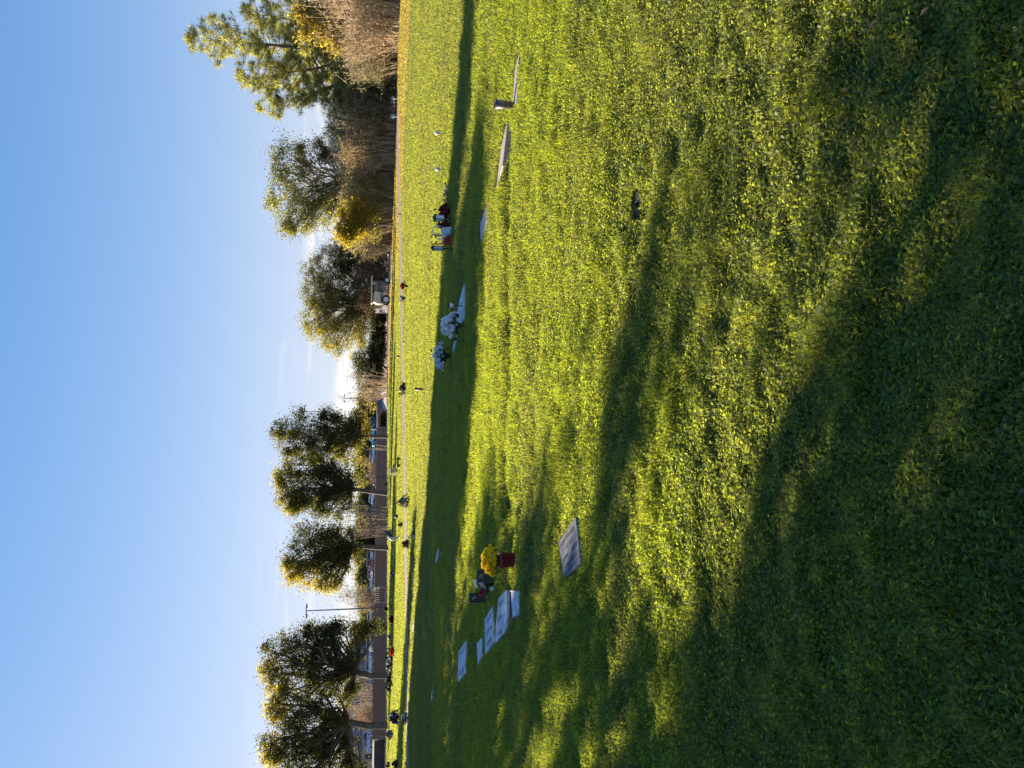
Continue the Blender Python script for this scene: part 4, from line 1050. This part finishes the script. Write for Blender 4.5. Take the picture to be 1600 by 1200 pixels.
# white crescent stand
b = G(625, 841); t = empty('crescent_stand', b); px = b.y / FPX
m = MB(); pts = [(0.18 - .24 * math.sin(math.pi * i / 8), 0, .02 + i / 8 * .78) for i in range(9)]
m.tube(pts, [.03, .05, .08, .10, .10, .10, .08, .05, .03], 8); m.build('crescent', mat('crescent_white', (0.72, 0.70, 0.62), .5, .06), t, smooth=True)
m = MB(); m.lathe((.18, 0, 0), [(.16, 0), (.14, .05), (.04, .06)], 12); m.build('foot', STEEL, t)
tag(t, 'white curved crescent ornament standing on the lawn by the teal bouquet', 'ornament')
# stakes leaning
b = G(607, 1150); t = empty('leaning_stakes', b)
for i, (x0, y0) in enumerate(((569, 1146), (569.5, 1155))):
    a = atY(x0, y0, b.y) - b
    m = MB(); m.tube([(.1 * i - .1, 0, -.1), a], [.05, .03], 6); m.build('stake', TWIG_DK, t)
tag(t, 'pair of thin leaning stakes in front of the wall at the light blue pickup', 'stakes')
# pinwheels at right
def pinwheel(label, base, topx, c):
    b = G(*base); px = b.y / FPX * 1.02; h = (base[0] - topx) * px; t = empty('pinwheel', b)
    m = MB(); m.tube([(0, 0, -.05), (0, 0, h * .7)], .02, 6); m.build('stick', WHITE, t)
    m = MB(); cz = h * .72; r = h * .3
    for k_ in range(6):
        a = k_ * math.pi / 3; a2 = a + .75
        P = [(0, -.03, cz), (math.cos(a) * r, -.05, cz + math.sin(a) * r), (math.cos(a2) * r * .8, -.14, cz + math.sin(a2) * r * .8), (0, 0, cz)]
        m.add(P, [(0, 1, 2), (0, 2, 3), (1, 3, 2), (0, 3, 1)])
    m.build('vane', mat('vane_%0.2f' % c[0], c, .4, .1), t)
    return tag(t, label, 'pinwheel', 'pinwheels under the pine')
pinwheel('pale grey pinwheel nearer the pine, on the bare earth', (623, 155), 611, (0.55, 0.57, 0.60))
pinwheel('pale teal pinwheel left of the grey one, on the bare earth', (624, 183), 610, (0.45, 0.60, 0.62))

# ------------------------------------------------------------------ grass
def lawn():
    N = 2600000
    lo, hi = math.log(0.95), math.log(105)
    d = np.exp(RNG.uniform(lo, hi, N))
    near = RNG.random(N) < 0.0
    th = RNG.uniform(-R(36), R(36), N)
    x = d * np.sin(th); y = d * np.cos(th)
    keep = ~inpoly(x + RNG.normal(0, .12, N), y + RNG.normal(0, .28, N), path_poly)
    Wx = np.array([-200, -60, -38.5, -25, -6.2, 2, 8, 12, 20, 30, 60]); Wy = np.array([55, 73, 77, 85, 101, 101, 96, 88, 80, 66, 50])
    keep &= y < np.interp(x, Wx, Wy)
    shrink = np.ones(N)
    for poly, pd in markers:
        cx = sum(p[0] for p in poly) / len(poly); cy = sum(p[1] for p in poly) / len(poly)
        sel = np.hypot(x - cx, y - cy) < 1.6
        ii = np.where(sel)[0]
        # a little margin on the side toward the camera, so the blades do not bury the stone
        P1 = [(cx + (px_ - cx) * 1.0, cy + (py_ - cy) * 1.0) for px_, py_ in poly]
        ux, uy = -cx / pd, -cy / pd
        ins = inpoly(x[ii], y[ii], P1)
        keep[ii[ins]] = False
        for k_ in (.05, .11, .17):
            P2 = [(px_ + ux * k_, py_ + uy * k_) for px_, py_ in poly]
            ins = inpoly(x[ii], y[ii], P2)
            if pd > 6.5 and k_ < .08: keep[ii[ins & (RNG.random(len(ii)) < .75)]] = False
            shrink[ii[ins]] = np.minimum(shrink[ii[ins]], .35)
    x, y, d, shrink = x[keep], y[keep], d[keep], shrink[keep]
    n = len(x)
    slant = np.hypot(d, H)
    z0 = ground_z(x, y)
    patch = vnoise(x, y, .55) * .6 + vnoise(x + 40, y, .17) * .4        # clover against grass
    tuft = vnoise(x - 20, y + 11, .20) * .6 + vnoise(x, y + 31, .09) * .4
    hgt = (.012 + .078 * tuft ** 1.7 + .02 * vnoise(x + 5, y + 5, 1.3)) * shrink
    pblade = np.clip(.25 + .9 * (patch - .42) + np.clip((d - 5) / 20, 0, .6), .12, .95)
    isb = RNG.random(n) < pblade
    dry = inpoly(x, y, dry_poly)
    streak = vnoise(x * .35, y * 1.6, 1.0) * .5 + vnoise(x * .2 + 7, y * .9, 3.0) * .5
    # colours of the plants themselves
    base_g = np.array([.142, .164, .030]); clov = np.array([.142, .170, .032]); straw = np.array([.15, .13, .06]); yel = np.array([.108, .116, .054]); gold = np.array([.185, .145, .072])
    c = np.where(isb[:, None], base_g, clov)
    wy = np.clip((streak - .4) * 1.6 + np.clip((d - 10) / 30, 0, .55), 0, 1)[:, None]
    c = c * (1 - wy) + yel * wy
    st = RNG.random(n) < (.035 + .05 * np.clip((d - 8) / 25, 0, 1) + .09 * (vnoise(x + 3, y - 8, 1.7) > .62)); c[st] = straw
    dr = dry & (RNG.random(n) < .9); c[dr] = gold
    c = c * (1 + RNG.normal(0, 1, (n, 1)) * np.clip(.26 - .007 * d, .10, .26)[:, None])
    # clover / broad leaves
    L = ~isb; k = int(L.sum()); xs, ys, zs, ds = x[L], y[L], z0[L], slant[L]
    size = np.maximum(.0125 * RNG.uniform(.45, 1.5, k), .0014 * ds * RNG.uniform(.7, 1.2, k))[:, None]
    nrm = np.stack([RNG.normal(0, .68, k), RNG.normal(0, .68, k), np.ones(k)], -1); nrm /= np.linalg.norm(nrm, axis=1)[:, None]
    a = np.cross(nrm, RNG.normal(size=(k, 3))); a /= np.linalg.norm(a, axis=1)[:, None]; b = np.cross(nrm, a)
    hz = hgt[L] * RNG.uniform(.25, 1.05, k)
    P = np.stack([xs, ys, zs + hz], -1)
    fold = nrm * size * .22
    V1 = np.stack([P - a * size * .6, P + b * size * .55 + fold + a * size * .1, P + a * size * .62, P - b * size * .55 + fold + a * size * .1], 1).reshape(-1, 3)
    C1 = np.repeat(c[L], 4, axis=0)
    # blades
    S = isb; k = int(S.sum()); xs, ys, zs, ds = x[S], y[S], z0[S], slant[S]
    w = np.maximum(.0024 * RNG.uniform(.7, 1.4, k), .00066 * ds * RNG.uniform(.7, 1.3, k))
    hb = np.maximum(hgt[S] * RNG.uniform(.7, 1.45, k), .0)
    ang = RNG.uniform(0, 2 * np.pi, k); lean = np.abs(RNG.normal(.35, .45, k))
    ld = np.stack([np.cos(ang), np.sin(ang), np.zeros(k)], -1)
    an2 = ang + np.pi / 2 + RNG.normal(0, .5, k)
    wd = np.stack([np.cos(an2), np.sin(an2), np.zeros(k)], -1) * w[:, None] * .5
    B0 = np.stack([xs, ys, zs - .004], -1)
    up = np.array([0, 0, 1.0])
    B1 = B0 + up * (hb * .62)[:, None] + ld * (hb * lean * .35)[:, None]
    B2 = B0 + up * (hb * np.clip(1.05 - .25 * lean, .45, 1))[:, None] + ld * (hb * lean * 1.25)[:, None]
    V2 = np.stack([B0 - wd, B0 + wd, B1 + wd * .85, B1 - wd * .85, B2 + wd * .15, B2 - wd * .15], 1).reshape(-1, 3)
    C2 = np.repeat(c[S], 6, axis=0)
    q1 = np.arange(len(V1)).reshape(-1, 4)
    o2 = len(V1) + np.arange(k)[:, None] * 6
    q2 = np.concatenate([o2 + np.array([[0, 1, 2, 3]]), o2 + np.array([[3, 2, 4, 5]])])
    V = np.concatenate([V1, V2]); C = np.clip(np.concatenate([C1, C2]), .003, .9)
    tag(link('grass', quad_mesh('grass', V, np.concatenate([q1, q2]), C), GRASS), 'short lawn of clover and grass blades covering the cemetery ground', 'grass', kind='stuff')
lawn()

# fallen leaves on the near grass
FL = mat('fallen_leaf', (0.42, 0.20, 0.09), .7, .25, 30)
for i, (x, y, lb) in enumerate([(1522, 423, 'reddish fallen leaf lying in the shaded foreground'), (1326, 142, 'brown fallen leaf in the sunlit right foreground'), (1398, 208, 'tan fallen leaf at the edge of the shade'),
                                (1378, 40, 'pale tan fallen leaf near the right edge'), (1337, 222, 'brown fallen leaf left of the right edge, on sunny clover'), (1462, 20, 'small tan fallen leaf in the lower right corner')]):
    p = G(x, y); p.z = stand_z(p) + .055
    rr = random.Random(i); m = MB(); L = .017; 
    pts = [(-L, 0, 0), (-.4 * L, .38 * L, .006), (.4 * L, .34 * L, .008), (L, 0, .002), (.4 * L, -.34 * L, .008), (-.4 * L, -.38 * L, .006), (0, 0, -.002)]
    m.add(pts, [(0, 6, 1), (1, 6, 2), (2, 6, 3), (3, 6, 4), (4, 6, 5), (5, 6, 0)])
    o = m.build('fallen_leaf', FL); o.location = p; o.rotation_euler = (rr.uniform(-.4, .4), rr.uniform(-.4, .4), rr.uniform(0, 6.28))
    tag(o, lb, 'leaf', 'fallen leaves')
